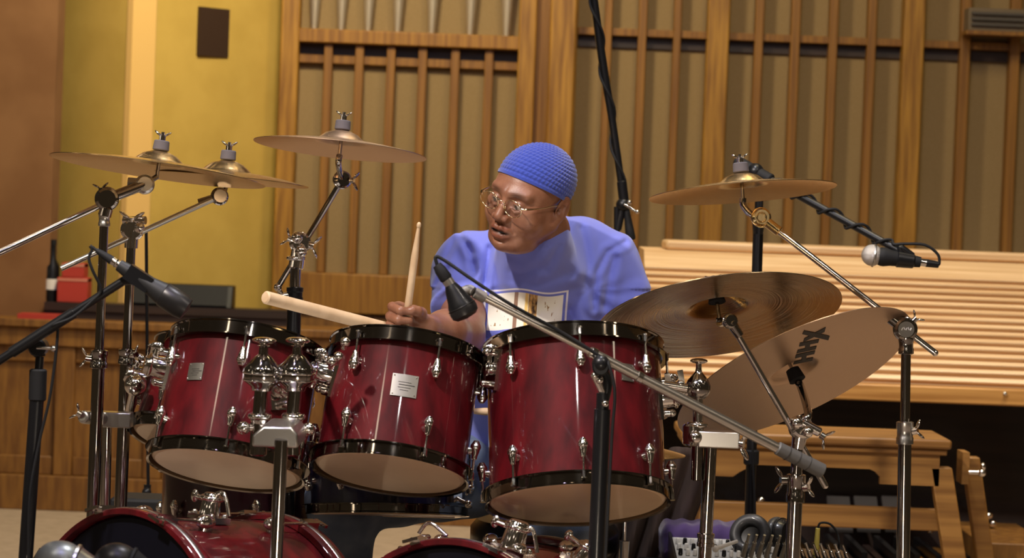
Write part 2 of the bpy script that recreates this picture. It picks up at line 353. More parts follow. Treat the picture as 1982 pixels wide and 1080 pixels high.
MB().lathe([(0, 0), (.026, 0), (.027, .01), (.027, .13), (.012, .165), (.011, .215), (0, .215)], (xq, 10.2, zt), (0, 0, 1)).build('glass_body', BLACK, t)
MB().lathe([(.0275, .045), (.0275, .085), (.0265, .085), (.0265, .045)], (xq, 10.2, zt), (0, 0, 1), closed=True).build('paper_label', WHITE, t)
MB().cyl((xq, 10.2, zt + .215), (xq, 10.2, zt + .235), .0125).build('cap', RUBBER, t)
xq = X(72, 615, 9.99); tag(bx(xq - 0.075, xq + 0.075, 9.995, 10.12, zl, zl + 0.018).build('red_book', REDP), 'thin red book lying on the left end of the oak ledge', 'book')

# ================================================================== ORGAN CONSOLE
YC = 8.35
cl = at(1243, 520, YC + .5).x; cr = at(2120, 600, YC).x
oc = thing('organ_console', 'oak organ console with closed ribbed roll top and dark knee space', 'organ console', ((cl + cr) / 2, YC + .35, 0))
zbd = at(1690, 775, YC).z; zb1 = at(1690, 742, YC).z           # front board
ztp = at(1690, 500, YC + .42).z                               # where the ribs end
n = 15
def prof(t):  # rib path from front bottom up to the back
    y = YC + 0.01 + 0.42 * t ** 1.15; z = zb1 + (ztp - zb1) * (t ** 0.92); return y, z
mb = MB()
PT = [prof(k / n * 0.86) for k in range(n + 1)]
poly = []
for (ya, za), (yb, zb_) in zip(PT[:-1], PT[1:]):
    dy, dz = yb - ya, zb_ - za; L = math.hypot(dy, dz); ny, nz = -dz / L, dy / L
    for s_, hh in ((0.0, -0.010), (0.33, -0.010), (0.34, 0.006), (0.42, 0.009), (0.74, 0.009), (0.92, 0.006), (0.93, -0.010)):
        poly.append((ya + dy * s_ + ny * hh, za + dz * s_ + nz * hh))
poly.append(PT[-1]); poly += [(PT[-1][0] + .05, PT[-1][1] - 0.02), (YC + .06, zb1 - .0)]
mb.prism([V(cl, a, b) for a, b in poly], V(cr - cl, 0, 0)); mb.build('roll_top', WOOD_ROLL, oc, angle=30)
ya, za = PT[-1]; yb, zb_ = prof(1.0)
mb = MB(); mb.prism([V(cl, ya + .002, za + .002), V(cl, yb, zb_), V(cl, yb + .35, zb_ + .005), V(cl, yb + .35, zb_ - .02), V(cl, ya + .03, za - .02)], V(cr - cl, 0, 0))
mb.build('top_board', WOOD_ROLL, oc)
ct = at(1285, 485, YC + .6).x
mb = MB(); mb.box(((ct + cr) / 2, yb + .19, zb_ + .017), (cr - ct, .3, .032)); mb.build('crest_board', WOOD_ROLL, oc, bevel=.01)
bx(cl - .02, cr, YC - .03, YC + .1, zbd, zb1).build('front_board', WOOD_H, oc, bevel=.006)
for a, b in ((cl - .03, cl + .03), (cr, cr + .05)):
    MB().prism([V(a, YC - .02, 0), V(a, YC - .02, zb1 - .001), V(a, YC + .43, zb_ - .05), V(a, yb + .35, zb_ - .03), V(a, yb + .35, 0)], V(b - a, 0, 0)).build('side_panel', WOOD_H, oc)
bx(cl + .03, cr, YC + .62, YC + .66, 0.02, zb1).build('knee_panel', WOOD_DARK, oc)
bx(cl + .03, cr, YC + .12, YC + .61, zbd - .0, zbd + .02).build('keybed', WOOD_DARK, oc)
q = at(1945, 762, YC - .04); MB().ball(q, .007).cyl(q, q + V(0, .03, 0), .003).build('knob', CHROME, oc)
# toe studs and swell pedals low in the knee space
for px, py in ((1412, 978), (1473, 968), (1478, 1000), (1522, 1004), (1793, 1003), (1800, 1025), (1914, 998), (1922, 1014)):
    q = at(px, py, YC + .02); mb = MB(); mb.cyl(q + V(0, .61, 0), q, .006).ball(q, .012, sc=(1, 1, 1)); mb.build('toe_stud', CHROME, oc)
for px in (1625, 1678, 1732):
    q = at(px, 995, YC + .45); t_ = MB().box(q, (.075, .16, .012), (V(1, 0, 0), V(0, .8, .6), V(0, -.6, .8))).build('swell_pedal', mat('worn grey rubber', (.10, .09, .08), .6), oc)
# pedalboard
x0, x1 = at(1340, 1040, YC).x, at(1960, 1040, YC).x; zp = at(1650, 1062, YC).z
pb = thing('pedalboard', 'organ pedalboard with dark and oak pedal keys on the floor', 'pedalboard', ((x0 + x1) / 2, YC - .1, 0))
bx(x0, x1, YC - .45, YC + .3, 0, zp - .06).build('frame', WOOD_DARK, pb)
nk = 30; pat = [0, 1, 0, 1, 0, 0, 1, 0, 1, 0, 1, 0]
for k in range(nk):
    x = x0 + .015 + (x1 - x0 - .03) * (k + .5) / nk; b = pat[k % 12]
    if b: bx(x - .009, x + .009, YC - .18, YC + .28, zp - .059, zp + .012).build('sharp_pedal', BLACK, pb)
    else: bx(x - .011, x + .011, YC - .43, YC + .28, zp - .059, zp - .02).build('natural_pedal', WOOD_DARK if k % 3 else WOOD_SLAT, pb)
bx(at(1918, 1000, YC).x - .09, at(1918, 1000, YC).x + .12, YC - .35, YC + .2, 0, at(1918, 1025, YC).z).build('end_block', WOOD_PANEL, pb, bevel=.004)
# ================================================================== ORGAN BENCH
YB = 7.55
ob = thing('organ_bench', 'oak organ bench with splayed legs and arched apron', 'bench', (at(1610, 860, YB).x, YB + .15, 0))
zt_ = at(1600, 843, YB).z; zt0 = at(1600, 862, YB).z
x0 = at(1318, 850, YB).x; x1 = at(1843, 862, YB).x
bx(x0, x1, YB - .0, YB + .34, zt0, zt_).build('seat', WOOD_B, ob, bevel=.008)
# seat overhangs slightly at the top with a moulding
bx(x0 + .01, x1 - .01, YB + .015, YB + .33, zt0 - .018, zt0).build('moulding', WOOD_B, ob, bevel=.004)
za0 = at(1600, 915, YB).z; za1 = at(1600, 908, YB).z
xA, xB = at(1350, 900, YB).x, at(1822, 900, YB).x
arc = []
zlow = at(1600, 935, YB).z
pts = [V(xA, YB + .03, zt0 - .019), V(xB, YB + .03, zt0 - .019), V(xB, YB + .03, zlow)]
xm1, xm2 = at(1706, 930, YB).x, at(1420, 930, YB).x
pts += [V(xm1, YB + .03, zlow), V(xm1 + .0, YB + .03, zlow + .02), V(xm1 - .015, YB + .03, zlow + .035)] 
pts += [V(xm1 - .03, YB + .03, za0 + .012), V(xm2 + .06, YB + .03, za0 + .012), V(xm2 + .02, YB + .03, zlow + .02), V(xm2, YB + .03, zlow + .005), V(xA, YB + .03, zlow + .005)]
MB().prism(pts[::-1], V(0, .025, 0)).build('apron', WOOD_B, ob)
def leg(a, b, w, dy0, dy1, mt=WOOD_B):
    a = Vector(a); b = Vector(b); 
    return MB().prism([a + V(-w / 2, dy0, 0), a + V(w / 2, dy0, 0), b + V(w / 2, dy0, 0), b + V(-w / 2, dy0, 0)], V(0, dy1 - dy0, 0)).build('leg', mt, ob, bevel=.004)
zs_ = zt0 - .02
def down(px0, py0, px1, py1, Y, z0=0.0):
    a = at(px0, py0, Y); b = at(px1, py1, Y); t = (z0 - a.z) / (b.z - a.z); return a, a + (b - a) * t
a, b = down(1345, 870, 1283, 1060, YB + .03); leg(a, b, .056, 0, .05)
a, b = down(1822, 905, 1846, 1060, YB + .03); leg(a, b, .062, 0, .05)
a, b = down(1360, 872, 1320, 1060, YB + .26); leg(a, b, .05, 0, .05)
a, b = down(1880, 885, 1905, 1060, YB + .26); leg(a, b, .05, 0, .05)
zr0, zr1 = at(1600, 1028, YB).z, at(1600, 985, YB).z
bx(at(1318, 1000, YB).x, at(1836, 1000, YB).x, YB + .1, YB + .13, zr0, zr1).build('stretcher', WOOD_B, ob, bevel=.004)
q = at(1890, 915, YB + .2)
mb = MB(); mb.cyl(q + V(-.03, 0, 0), q + V(.01, 0, 0), .006).ball(q + V(.015, 0, .0), .012).ball(q + V(.018, 0, .018), .008, sc=(1, 1, 1.6)); mb.build('height_crank', CHROME, ob)
bx(q.x - .05, q.x - .03, q.y - .05, q.y + .05, q.z - .03, zt0 - .018).build('crank_bracket', WOOD_B, ob)
# ================================================================== DRUMS
def drum(name, label, cat, ct, cb, R, nlug, shell=RED, hoop=HOOPM, bottom=HEAD_T, top=HEAD_W, phase=0.0, group=None,
         badge=None, hw=0.024, onelug=False, hoopmat2=None, base=None, view=(0, -1, 0)):
    ct = Vector(ct); cb = Vector(cb); ax = (ct - cb).normalized(); L = (ct - cb).length
    root = thing(name, label, cat, base if base is not None else (cb + (0, 0, 0) if False else cb), group)
    u, v, w = basis(ax, view)          # u points towards the viewer
    S = R - 0.009
    MB().lathe([(S - .007, .004), (S, .0), (S, L), (S - .007, L), (S - .007, .004)], cb, ax, 72).build('shell', shell, root)
    # heads: collar and membrane
    MB().lathe([(0, L + .010), (S - .006, L + .010), (S + .002, L + .004), (S + .004, L - .004), (S + .002, L - .006)], cb, ax, 64).build('batter_head', top, root)
    hb = MB().lathe([(0, -.013), (S - .008, -.013), (S - .002, -.010), (S + .003, -.004), (S + .004, .004), (S + .002, .006)], cb, ax, 64).build('resonant_head', bottom, root, angle=15)
    def hoop_prof(s, h0):
        hh = hw if s > 0 else hw - .005
      # triple flanged hoop: s=+1 top, -1 bottom
        return [(S + .0045, h0 - s * .010), (S + .016, h0 - s * .010), (S + .016, h0 - s * .0075), (S + .0068, h0 - s * .0070),
                (S + .0068, h0 + s * (hh - .006)), (S + .0095, h0 + s * (hh - .004)), (S + .0095, h0 + s * (hh - .0015)), (S + .0045, h0 + s * (hh - .0035))]
    MB().lathe(hoop_prof(1, L), cb, ax, 80, closed=True).build('top_hoop', hoop, root)
    MB().lathe(hoop_prof(-1, 0), cb, ax, 80, closed=True).build('bottom_hoop', hoopmat2 or hoop, root)
    def onelug_(a, h, s, rodlen):
        d = u * math.cos(a) + v * math.sin(a); p = cb + ax * h + d * S
        lg = MB()
        lg.lathe([(0, -.024), (.0055, -.0225), (.0085, -.017), (.0095, -.008), (.0085, .002), (.0062, .010), (.0058, .016), (0, .017)], p + d * .014 , ax * s, 16)
        lg.ball(p + d * .014 - ax * s * .010, .0112, ax, (1, 1, 1), 14, 8)
        lg.cyl(p, p + d * .012 - ax * s * .002, .0085, .006, 12)
        lo = lg.build('lug', CHROME, root)
        q0 = p + d * .014 + ax * s * .014; q1 = p + d * .0135 + ax * s * rodlen
        rd = MB().cyl(q0, q1, .0026, seg=8).cyl(q1 - ax * s * .004, q1 + ax * s * .010, .0046, seg=6).cyl(q1 + ax * s * .009, q1 + ax * s * .012, .0062, seg=10)
        rd.build('tension_rod', CHROME, lo)
    for k in range(nlug):
        a = phase + 2 * PI * k / nlug
        if onelug:
            onelug_(a, L * .5, 1, L * .5 + hw * .4); continue
        onelug_(a, L - .052, 1, .052 - .004); onelug_(a, .052, -1, .052 - .004)
    if badge:
        a, h, bw, bh = badge; d = u * math.cos(a) + v * math.sin(a); t = ax.cross(d).normalized()
        pb_ = MB(); n = 8; vs = []
        for i in range(n + 1):
            aa = a + (i / n - .5) * bw / S; dd = u * math.cos(aa) + v * math.sin(aa)
            for (rr, zz) in ((S + .0005, -bh / 2), (S + .0025, -bh / 2), (S + .0025, bh / 2), (S + .0005, bh / 2)): vs.append(cb + dd * rr + ax * (L * h + zz))
        fs = [(i * 4 + j, i * 4 + (j + 1) % 4, i * 4 + 4 + (j + 1) % 4, i * 4 + 4 + j) for i in range(n) for j in range(4)] + [(0, 1, 2, 3), (n * 4 + 3, n * 4 + 2, n * 4 + 1, n * 4)]
        bo = pb_.add(vs, fs).build('badge', mat('brushed badge metal', (.36, .34, .30), .38, 1.0), root)
        mk = MB()
        for i, (aa, zz, ww, hh) in enumerate(((-.0, .14, .5, .02), (.03, .02, .62, .03), (.0, -.1, .5, .02), (.0, -.22, .34, .02))):
            a2 = a + aa; dd = u * math.cos(a2) + v * math.sin(a2); tt = ax.cross(dd)
            mk.box(cb + dd * (S + .0026) + ax * (L * h + zz * bh), (bw * ww, .0006, hh * bh), (tt, dd, ax))
        mk.build('engraving', INK, bo)
        for i in (-1, 1):
            for j in (-1, 1):
                a2 = a + i * bw * .42 / S; dd = u * math.cos(a2) + v * math.sin(a2)
                MB().ball(cb + dd * (S + .0028) + ax * (L * h + j * bh * .41), .0016, seg=8, n=6).build('rivet', CHROME, bo)
    return root, ct, cb, ax, u, v, S, L

T1 = drum('rack_tom', 'red lacquered tom on the left, beside the left mic', 'drum', at(477, 684, 5.55), at(439, 897, 5.47), .1625, 6,
          phase=.05, group=None, badge=(-.56, .62, .036, .036))
T2 = drum('rack_tom', 'red lacquered tom in the middle, in front of the drummer\'s hand', 'drum', at(786, 697, 5.55), at(756, 905, 5.47), .1625, 6,
          phase=.42, badge=(.06, .57, .052, .046))
T3 = drum('floor_tom', 'largest red drum at the right, behind the silver mic boom', 'drum', at(1110, 692, 5.57), at(1118, 963, 5.47), .1890, 8,
          phase=.05, badge=(.62, .74, .03, .036))
T4 = drum('rack_tom', 'small red tom half hidden behind the leftmost tom', 'drum', at(412, 702, 5.90), at(372, 848, 5.84), .138, 6, phase=-.55)
T5 = drum('snare_drum', 'dark blue snare drum under the middle tom', 'drum', at(752, 882, 5.98), at(750, 988, 5.962), .182, 10, shell=NAVY, phase=.1,
          onelug=True, bottom=HEAD_T, hw=.018)
T6 = drum('side_drum', 'dark plum drum standing behind and below the left tom', 'drum', at(465, 850, 6.15), at(462, 1035, 6.12), .185, 6, shell=PLUM, phase=.3)
# strainer and lever on the snare
rt, ct, cb, ax, u, v, S, L = T5
a = .95; d = u * math.cos(a) + v * math.sin(a)
st = MB().box(cb + d * (S + .012) + ax * (L * .5), (.03, .02, L * .75), (ax.cross(d), d, ax)).cyl(cb + d * (S + .02) + ax * L * .2, cb + d * (S + .05) + ax * L * .1, .005).ball(cb + d * (S + .05) + ax * L * .1, .009)
st.build('strainer', CHROME, rt)
sw = MB()
for k in range(-5, 6): sw.tube([cb - ax * .013 + u * (k * .003) + v * -.15, cb - ax * .013 + u * (k * .003) + v * .15], .0012, 6, smooth=False)
sw.build('snare_wires', CHROME, rt)
a = -.75; d = u * math.cos(a) + v * math.sin(a)
MB().box(cb + d * (S + .006) + ax * (L * .62), (.03, .008, .022), (ax.cross(d), d, ax)).build('badge', mat('brass badge', (.7, .5, .2), .3, 1.0), rt)

# ---------------- bass drums
def bass(name, label, c, yaw, R, Lg, Y):
    f = V(-math.sin(yaw), -math.cos(yaw), .085).normalized()
    cf = Vector(c); cr_ = cf - f * Lg
    root = thing(name, label, 'bass drum', (cf.x, cf.y, 0))
    S = R - .014
    MB().lathe([(S - .008, .01), (S, .008), (S, Lg - .008), (S - .008, Lg - .01), (S - .008, .01)], cr_, f, 110).build('shell', RED, root)
    for nm, o, s, hm in (('front', cf, 1, HEAD_K), ('rear', cr_, -1, HEAD_W)):
        MB().lathe([(0, .004), (S - .004, .004), (S + .003, -.002), (S + .003, -.012)], o, f * s, 96).build(nm + '_head', hm, root)
        hp = MB().lathe([(S + .002, -.022), (R, -.022), (R + .002, -.018), (R + .002, .014), (R, .018), (S + .004, .018), (S + .002, .014)], o, f * s, 110, closed=True).build('wood_hoop', RED, root)
        MB().lathe([(R + .0025, -.006), (R + .0035, -.004), (R + .0035, .003), (R + .0025, .005)], o, f * s, 110, closed=True).build('hoop_inlay', CHROME_S, hp)
    u, v, w = basis(f, (0, 0, 1))
    for k in range(10):
        a = 2 * PI * (k + .5) / 10; d = u * math.cos(a) + v * math.sin(a)
        if d.z < -.3: continue
        for o, s in ((cf, 1), (cr_, -1)):
            p = o + d * (S + .016) - f * s * .095
            lg = MB().ball(p, .014, f, (1, 1, 1.7)).cyl(p - d * .016, p, .010, .007).build('lug', CHROME, root)
            e = o + d * (R + .006) + f * s * .012
            MB().cyl(p, e, .0032).build('tension_rod', CHROME, lg)
            MB().box(o + d * (R + .004) + f * s * .004, (.022, .014, .034), (d.cross(f), d, f)).cyl(e, e + f * s * .02, .005).box(e + f * s * .024, (.034, .006, .008), (d.cross(f), d, f)).build('claw', CHROME, lg)
    for s in (-1, 1):
        d = (u * math.cos(1.9 * s) + v * math.sin(1.9 * s)); p = cf + d * S - f * .13
        e = p + d * .16 + f * .12; k = (p.z - .004) / max(1e-4, p.z - e.z); e = p + (e - p) * k
        MB().tube([p, e], .006, smooth=False).ball(p, .022).ball(e + V(0, 0, .004), .009).build('spur', CHROME, root)
    return root, cf, cr_, f, u, v, S, R
B1 = bass('bass_drum', 'left red bass drum with black front head facing left', at(238, 1278, 5.1), math.radians(41), .288, .37, 5.1)
B2 = bass('bass_drum', 'right red bass drum, seen lowest at the centre bottom', at(868, 1318, 5.15), math.radians(25), .272, .42, 5.15)
def bracket(par, cf, f, u, v, S, back, lean=0, sc=1.0):
    d = (u * math.cos(lean) + v * math.sin(lean)); p = cf - f * back + d * S; t = f.cross(d)
    b = MB().box(p + d * .006, (.07 * sc, .05 * sc, .012), (t, f, d)).cyl(p + d * .01, p + d * .055 * sc, .021 * sc, .017 * sc, b=.003).torus(p + d * .045 * sc, d, .019 * sc, .005)
    for i in (-1, 1):
        for j in (-1, 1): b.ball(p + d * .013 + t * .025 * i * sc + f * .017 * j * sc, .006)
    b.cyl(p + d * .04 * sc, p + d * .04 * sc + t * .045, .005).ball(p + d * .04 * sc + t * .05, .009, t, (1.4, .6, 1)).tube([p + d * .05, p + d * .05 - t * .03 + d * .01, p + d * .02 - t * .055], .004)
    return b.build('tom_mount', CHROME, par)
bracket(B1[0], B1[1], B1[3], B1[4], B1[5], B1[6], .16, -.1)
bracket(B2[0], B2[1], B2[3], B2[4], B2[5], B2[6], .10, -.25, 1.2)
bracket(B2[0], B2[1], B2[3], B2[4], B2[5], B2[6], .30, -.5)
bracket(B2[0], B2[1], B2[3], B2[4], B2[5], B2[6], .12, .5, .8)

# ================================================================== CYMBALS
def cymbal(name, label, c, ax, R, mt, bell=.055, bh=.026, bow=.016, text=False):
    c = Vector(c); root = thing(name, label, 'cymbal', c)
    me_prof = []
    tp = [(.006, bh + bow), (bell * .35, bh * .93 + bow), (bell * .65, bh * .68 + bow), (bell * .9, bh * .25 + bow), (bell, bh * .05 + bow), (bell * 1.12, bow * .96)]
    n = 12
    for i in range(1, n + 1):
        t = i / n; r = bell * 1.12 + (R - bell * 1.12) * t; tp.append((r, bow * (1 - t ** 1.6)))
    th = .0016
    pr = tp + [(r, h - th) for r, h in tp[::-1]]
    pr = [(r, h - bow * .35) for r, h in pr]
    mb = MB().lathe(pr, (0, 0, 0), (0, 0, 1), 128, closed=True)
    o = mb.build('bow', mt, None, angle=60)
    u, v, w = basis(ax, CR); M = Matrix((u, v, w)).transposed().to_4x4()
    # plate mesh is modelled round its own z axis, then turned into place
    me = o.data; off = Vector(o.location); me.transform(Matrix.Translation(off)); o.location = (0, 0, 0)
    o.parent = root; o.rotation_euler = M.to_euler()
    return root, o, c, u, v, w
CY = {}
def cy(key, name, label, px, py, Y, th, e, R, mt, **k):
    CY[key] = cymbal(name, label, at(px, py, Y), axis_img(th, e, px, py), R, mt, **k); return CY[key]
cy('A', 'crash_cymbal', 'large thin cymbal nearest the left edge, tilted down to the right', 306, 325, 5.68, 8.3, 4.5, .2286, BRONZE)
cy('B', 'splash_cymbal', 'smaller cymbal partly hidden behind the leftmost large one', 438, 342, 5.93, 5.5, 2.6, .182, BRONZE)
cy('C', 'crash_cymbal', 'coppery cymbal on the raised arm above the left tom', 659, 284, 5.9, 6.3, 6.0, .1905, BRONZE_P)
cy('D', 'crash_cymbal', 'golden cymbal high on the right in front of the vocal mic boom', 1437, 367, 5.8, -4.4, 6.3, .203, BRONZE)
cy('E', 'ride_cymbal', 'wide brown polished ride cymbal beside the drummer\'s left arm', 1391, 606, 5.62, -8.6, 18.5, .2585, BRONZE_B, bell=.062, bh=.03, bow=.02)
fc = cy('F', 'crash_cymbal', 'steeply tilted tan cymbal with black HHX lettering on its underside', 1537, 722, 5.78, -25.5, 18.5, .274, BRONZE_P, bow=.008)
# lettering on the underside of F
rt, o_, c, u, v, w = fc
eu = axis_img(-25.5, 18.5, 1533, 718)
def onF(px, py):                        # point of the underside seen there
    d = (at(px, py, 5) - CP).normalized(); t = (c - CP).dot(eu) / d.dot(eu); return CP + d * t
FB = .008
def bow_h(p):
    r = (p - c - eu * (p - c).dot(eu)).length; b0 = .055 * 1.12; t = max(0, (r - b0) / (.274 - b0)); return FB * (1 - t ** 1.6) - FB * .35 - .0016
def ink(polys):
    mb = MB()
    for poly in polys:
        n_ = len(poly); pts = [onF(1500 + a_ / 7.714, 620 + b_ / 7.714) for a_, b_ in poly]
        lo_ = [q + eu * (bow_h(q) - .0009) for q in pts]; hi_ = [q + eu * (bow_h(q) + .0004) for q in pts]
        mb.add(lo_ + hi_, [tuple(range(n_)), tuple(range(n_, 2 * n_))[::-1]] + [(i_, (i_ + 1) % n_, n_ + (i_ + 1) % n_, n_ + i_) for i_ in range(n_)])
    return mb.build('printed_letter', INK, rt, smooth=False)
ink([[(282, 678), (565, 620), (580, 575), (300, 632)], [(310, 585), (595, 520), (610, 468), (325, 528)], [(400, 640), (465, 625), (490, 500), (420, 515)]])
ink([[(330, 508), (615, 448), (630, 395), (350, 455)], [(365, 400), (650, 345), (665, 288), (378, 342)], [(450, 470), (520, 455), (535, 330), (465, 345)]])
ink([[(405, 195), (800, 308), (820, 240), (430, 135)], [(425, 330), (442, 268), (755, 92), (738, 170)]])
# hi-hat cymbal just showing at the right of the big tom
cy('G', 'hi_hat_cymbal', 'small golden cymbal edge peeking out right of the largest tom', 1215, 873, 5.95, 2, -5.0, .128, BRONZE, bell=.04)
MB().cyl(CY['G'][2] - V(0, 0, .2), V(CY['G'][2].x, CY['G'][2].y, CY['G'][2].z + .03), .004).build('pull_rod', CHROME, CY['G'][0])
hs = CY['G'][2]
t = thing('hi_hat_stand', 'thin chrome stand under the small golden cymbal behind the largest tom', 'cymbal stand', (hs.x, hs.y, 0))
MB().cyl((hs.x, hs.y, 0.02), (hs.x, hs.y, hs.z - .2), .012).build('pole', CHROME, t)
for k in range(3):
    a = 2 * PI * k / 3; MB().tube([V(hs.x, hs.y, .25), V(hs.x + .25 * math.cos(a), hs.y + .25 * math.sin(a), .01)], .008, smooth=False).build('leg', CHROME, t)
# ================================================================== STANDS
def wing(mb, p, ax, r=.011, span=.020):
    u, v, w = basis(ax); p = Vector(p)
    mb.cyl(p, p + w * r, r * .7)
    for s in (-1, 1): mb.ball(p + w * r * .8 + u * s * span * .6 + w * .006, span * .55, u * s + w * .7, (.28, .75, 1))
    return mb
def wingnut(par, p, ax, m_=None, r=.011, span=.020): return wing(MB(), p, ax, r, span).build('wing_nut', m_ or CHROME, par)
def clampball(mb, c, r, ax): # knurled round tilter
    u, v, w = basis(ax)
    mb.lathe([(0, -r * .62), (r * .8, -r * .62), (r, -r * .45), (r, r * .45), (r * .8, r * .62), (0, r * .62)], c, w, 26)
    mb.torus(c, w, r, r * .12, 26, 8); return mb
def felt_stack(root, key, nut=CHROME):
    rt, o, c, u, v, w = CY[key]; bow = {'E': .02, 'F': .008}.get(key, .016); lf = .020 if key == 'F' else 0; bh = .026 if key != 'E' else .03
    top = c + w * (bow * .65 + bh)
    MB().cyl(top + w * .0005, top + w * .022, .0175, .0165, 24, b=.002).build('upper_felt', FELT, root)
    MB().cyl(top - w * (.0025 + lf), top - w * (.019 + lf * 1.5), .015, .0185, 24).build('lower_felt', FELT_B, root)
    MB().cyl(top - w * .055, top + w * .040, .004).build('threaded_rod', CHROME_D, root)
    wing(MB(), top + w * .0225, w, .010, .017).build('wing_nut', nut, root)
    return top - w * .055, w
def tripod(root, x, y, top, spread=.28, m_=CHROME_D, r=.009):
    for k in range(3):
        a = 2 * PI * k / 3 + .5
        MB().tube([V(x, y, top), V(x + spread * .55 * math.cos(a), y + spread * .55 * math.sin(a), top * .45), V(x + spread * math.cos(a), y + spread * math.sin(a), .012)], r).ball((x + spread * math.cos(a), y + spread * math.sin(a), .012), .012).build('leg', m_, root)
def pole_to_floor(root, px0, py0, px1, py1, Y, r=.0125, m_=CHROME_D, legs=True, name='pole'):
    a = at(px0, py0, Y); b = at(px1, py1, Y); t = (.03 - a.z) / (b.z - a.z); e = a + (b - a) * t
    MB().cyl(e, a, r, r, 24).build(name, m_, root)
    if legs: tripod(root, e.x, e.y, .30, m_=m_)
    return a, e
def collar(root, p, ax, r, h, m_=None, wing_dir=None, name='collar'):
    w = Vector(ax).normalized()
    mb = MB().lathe([(r * .7, 0), (r, .002), (r, h * .3), (r * .92, h * .35), (r * .92, h * .65), (r, h * .7), (r, h - .002), (r * .7, h)], Vector(p) - w * h / 2, w, 24)
    o = mb.build(name, m_ or CHROME, root)
    if wing_dir is not None: wing(MB(), Vector(p) + Vector(wing_dir).normalized() * r * .9, wing_dir, .012, .02).build('wing_screw', CHROME, o)
    return o
def on_line(a, b, px, py):
    """point of line a-b closest to the sight line through a pixel (for clamps along a pole)"""
    d = (at(px, py, 5) - CP).normalized(); e = (b - a).normalized(); w0 = a - CP
    bb = e.dot(d); den = 1 - bb * bb; t = (bb * d.dot(w0) - e.dot(w0)) / den
    return a + e * t
def cyl_px(px0, py0, Y0, px1, py1, Y1, r, name, m_, root, seg=18):
    a = at(px0, py0, Y0); b = at(px1, py1, Y1); MB().cyl(a, b, r, seg=seg, b=min(r * .3, .002)).build(name, m_, root); return a, b

# --- A: front left boom stand
Y = 5.62
s = thing('cymbal_stand', 'front left boom stand holding the large leftmost cymbal', 'cymbal stand', at(185, 1000, Y).to_3d() * 1)
s.location = (at(180, 1000, Y).x, Y, 0)
a, e = pole_to_floor(s, 203, 400, 180, 985, Y, .0095)
MB().cyl(on_line(a, e, 192, 690), e + V(0, 0, .001), .0135).build('lower_tube', CHROME_D, s)
b, w = felt_stack(s, 'A')
tl = at(280, 357, 5.66); MB().tube([b, lerp(b, tl, .6), tl], .0065, smooth=True).build('tilter_stem', CHROME_D, s)
clampball(MB(), tl, .019, (0.2, -1, .1)).cyl(tl, tl + V(-.035, 0, .002), .012).build('tilter', CHROME_S, s)
hb = at(207, 385, Y); boomL = at(-60, 517, 5.5)
MB().cyl(boomL, tl, .0068).build('boom_arm', CHROME, s)
MB().cyl(lerp(hb, tl, .25), lerp(hb, tl, .98), .0115).build('boom_sleeve', CHROME_D, s)
MB().cyl(boomL, lerp(boomL, tl, .06), .02, b=.004).build('counterweight', CHROME_D, s)
clampball(MB(), hb, .023, (.15, -1, 0)).cyl(hb + V(0, 0, -.02), on_line(a, e, 201, 418), .014).build('boom_clamp', CHROME_D, s)
wingnut(s, hb + V(-.012, 0, .015), (-.15, 0, 1), CHROME_D, .008, .016)
collar(s, on_line(a, e, 201, 425), e - a, .0125, .03, CHROME_S)
collar(s, on_line(a, e, 190, 695), e - a, .0185, .04, CHROME_D, (-1, -.3, .1))
wc = on_line(a, e, 184, 808)
# --- B: second left stand
s2_ = thing('cymbal_stand', 'second left boom stand with the bright clamp, holding the small cymbal', 'cymbal stand', (at(232, 1000, 5.85).x, 5.85, 0))
a2, e2 = pole_to_floor(s2_, 255, 450, 233, 985, 5.85, .010)
MB().cyl(on_line(a2, e2, 240, 690), e2 + V(0, 0, .001), .014).build('lower_tube', CHROME_D, s2_)
b, w = felt_stack(s2_, 'B')
tl = at(425, 380, 5.9); MB().tube([b, lerp(b, tl, .5) + V(0.004, 0, 0), tl], .006).build('tilter_stem', CHROME_D, s2_)
clampball(MB(), tl, .018, (0.3, -1, .1)).cyl(tl, tl + V(-.045, 0, -.016), .009).build('tilter', CHROME_D, s2_)
hb = at(256, 445, 5.85); far = at(118, 520, 5.8)
MB().cyl(far, tl, .0062).build('boom_arm', CHROME_S, s2_)
clampball(MB(), hb, .023, (.15, -1, 0)).ball(hb + V(.018, -.02, .006), .012).cyl(hb + V(-.02, 0, .02), hb + V(.03, -.01, .022), .009).cyl(hb, on_line(a2, e2, 253, 480), .015).build('boom_clamp', CHROME, s2_)
wingnut(s2_, hb + V(-.0, -.01, .018), (0, -.2, 1), CHROME, .010, .026)
collar(s2_, on_line(a2, e2, 241, 690), e2 - a2, .0185, .035, CHROME_D, (.8, -.6, .2))
# tom holder post between the two stands, clamped to A
p0 = at(213, 812, 5.70)
a3, e3 = pole_to_floor(s, 207, 812, 203, 985, 5.74, .0115, CHROME, legs=False, name='second_tube')
mc = MB().cyl(wc + V(-.03, 0, 0), at(255, 815, 5.78), .014, b=.003); mc.box(lerp(wc, at(255, 815, 5.78), .5), (.075, .045, .032)); mc.build('multi_clamp', CHROME_S, s, bevel=.003)
wing(MB(), wc + V(-.032, 0, .004), (-1, 0, .5), .010, .018).build('wing_screw', CHROME, s)
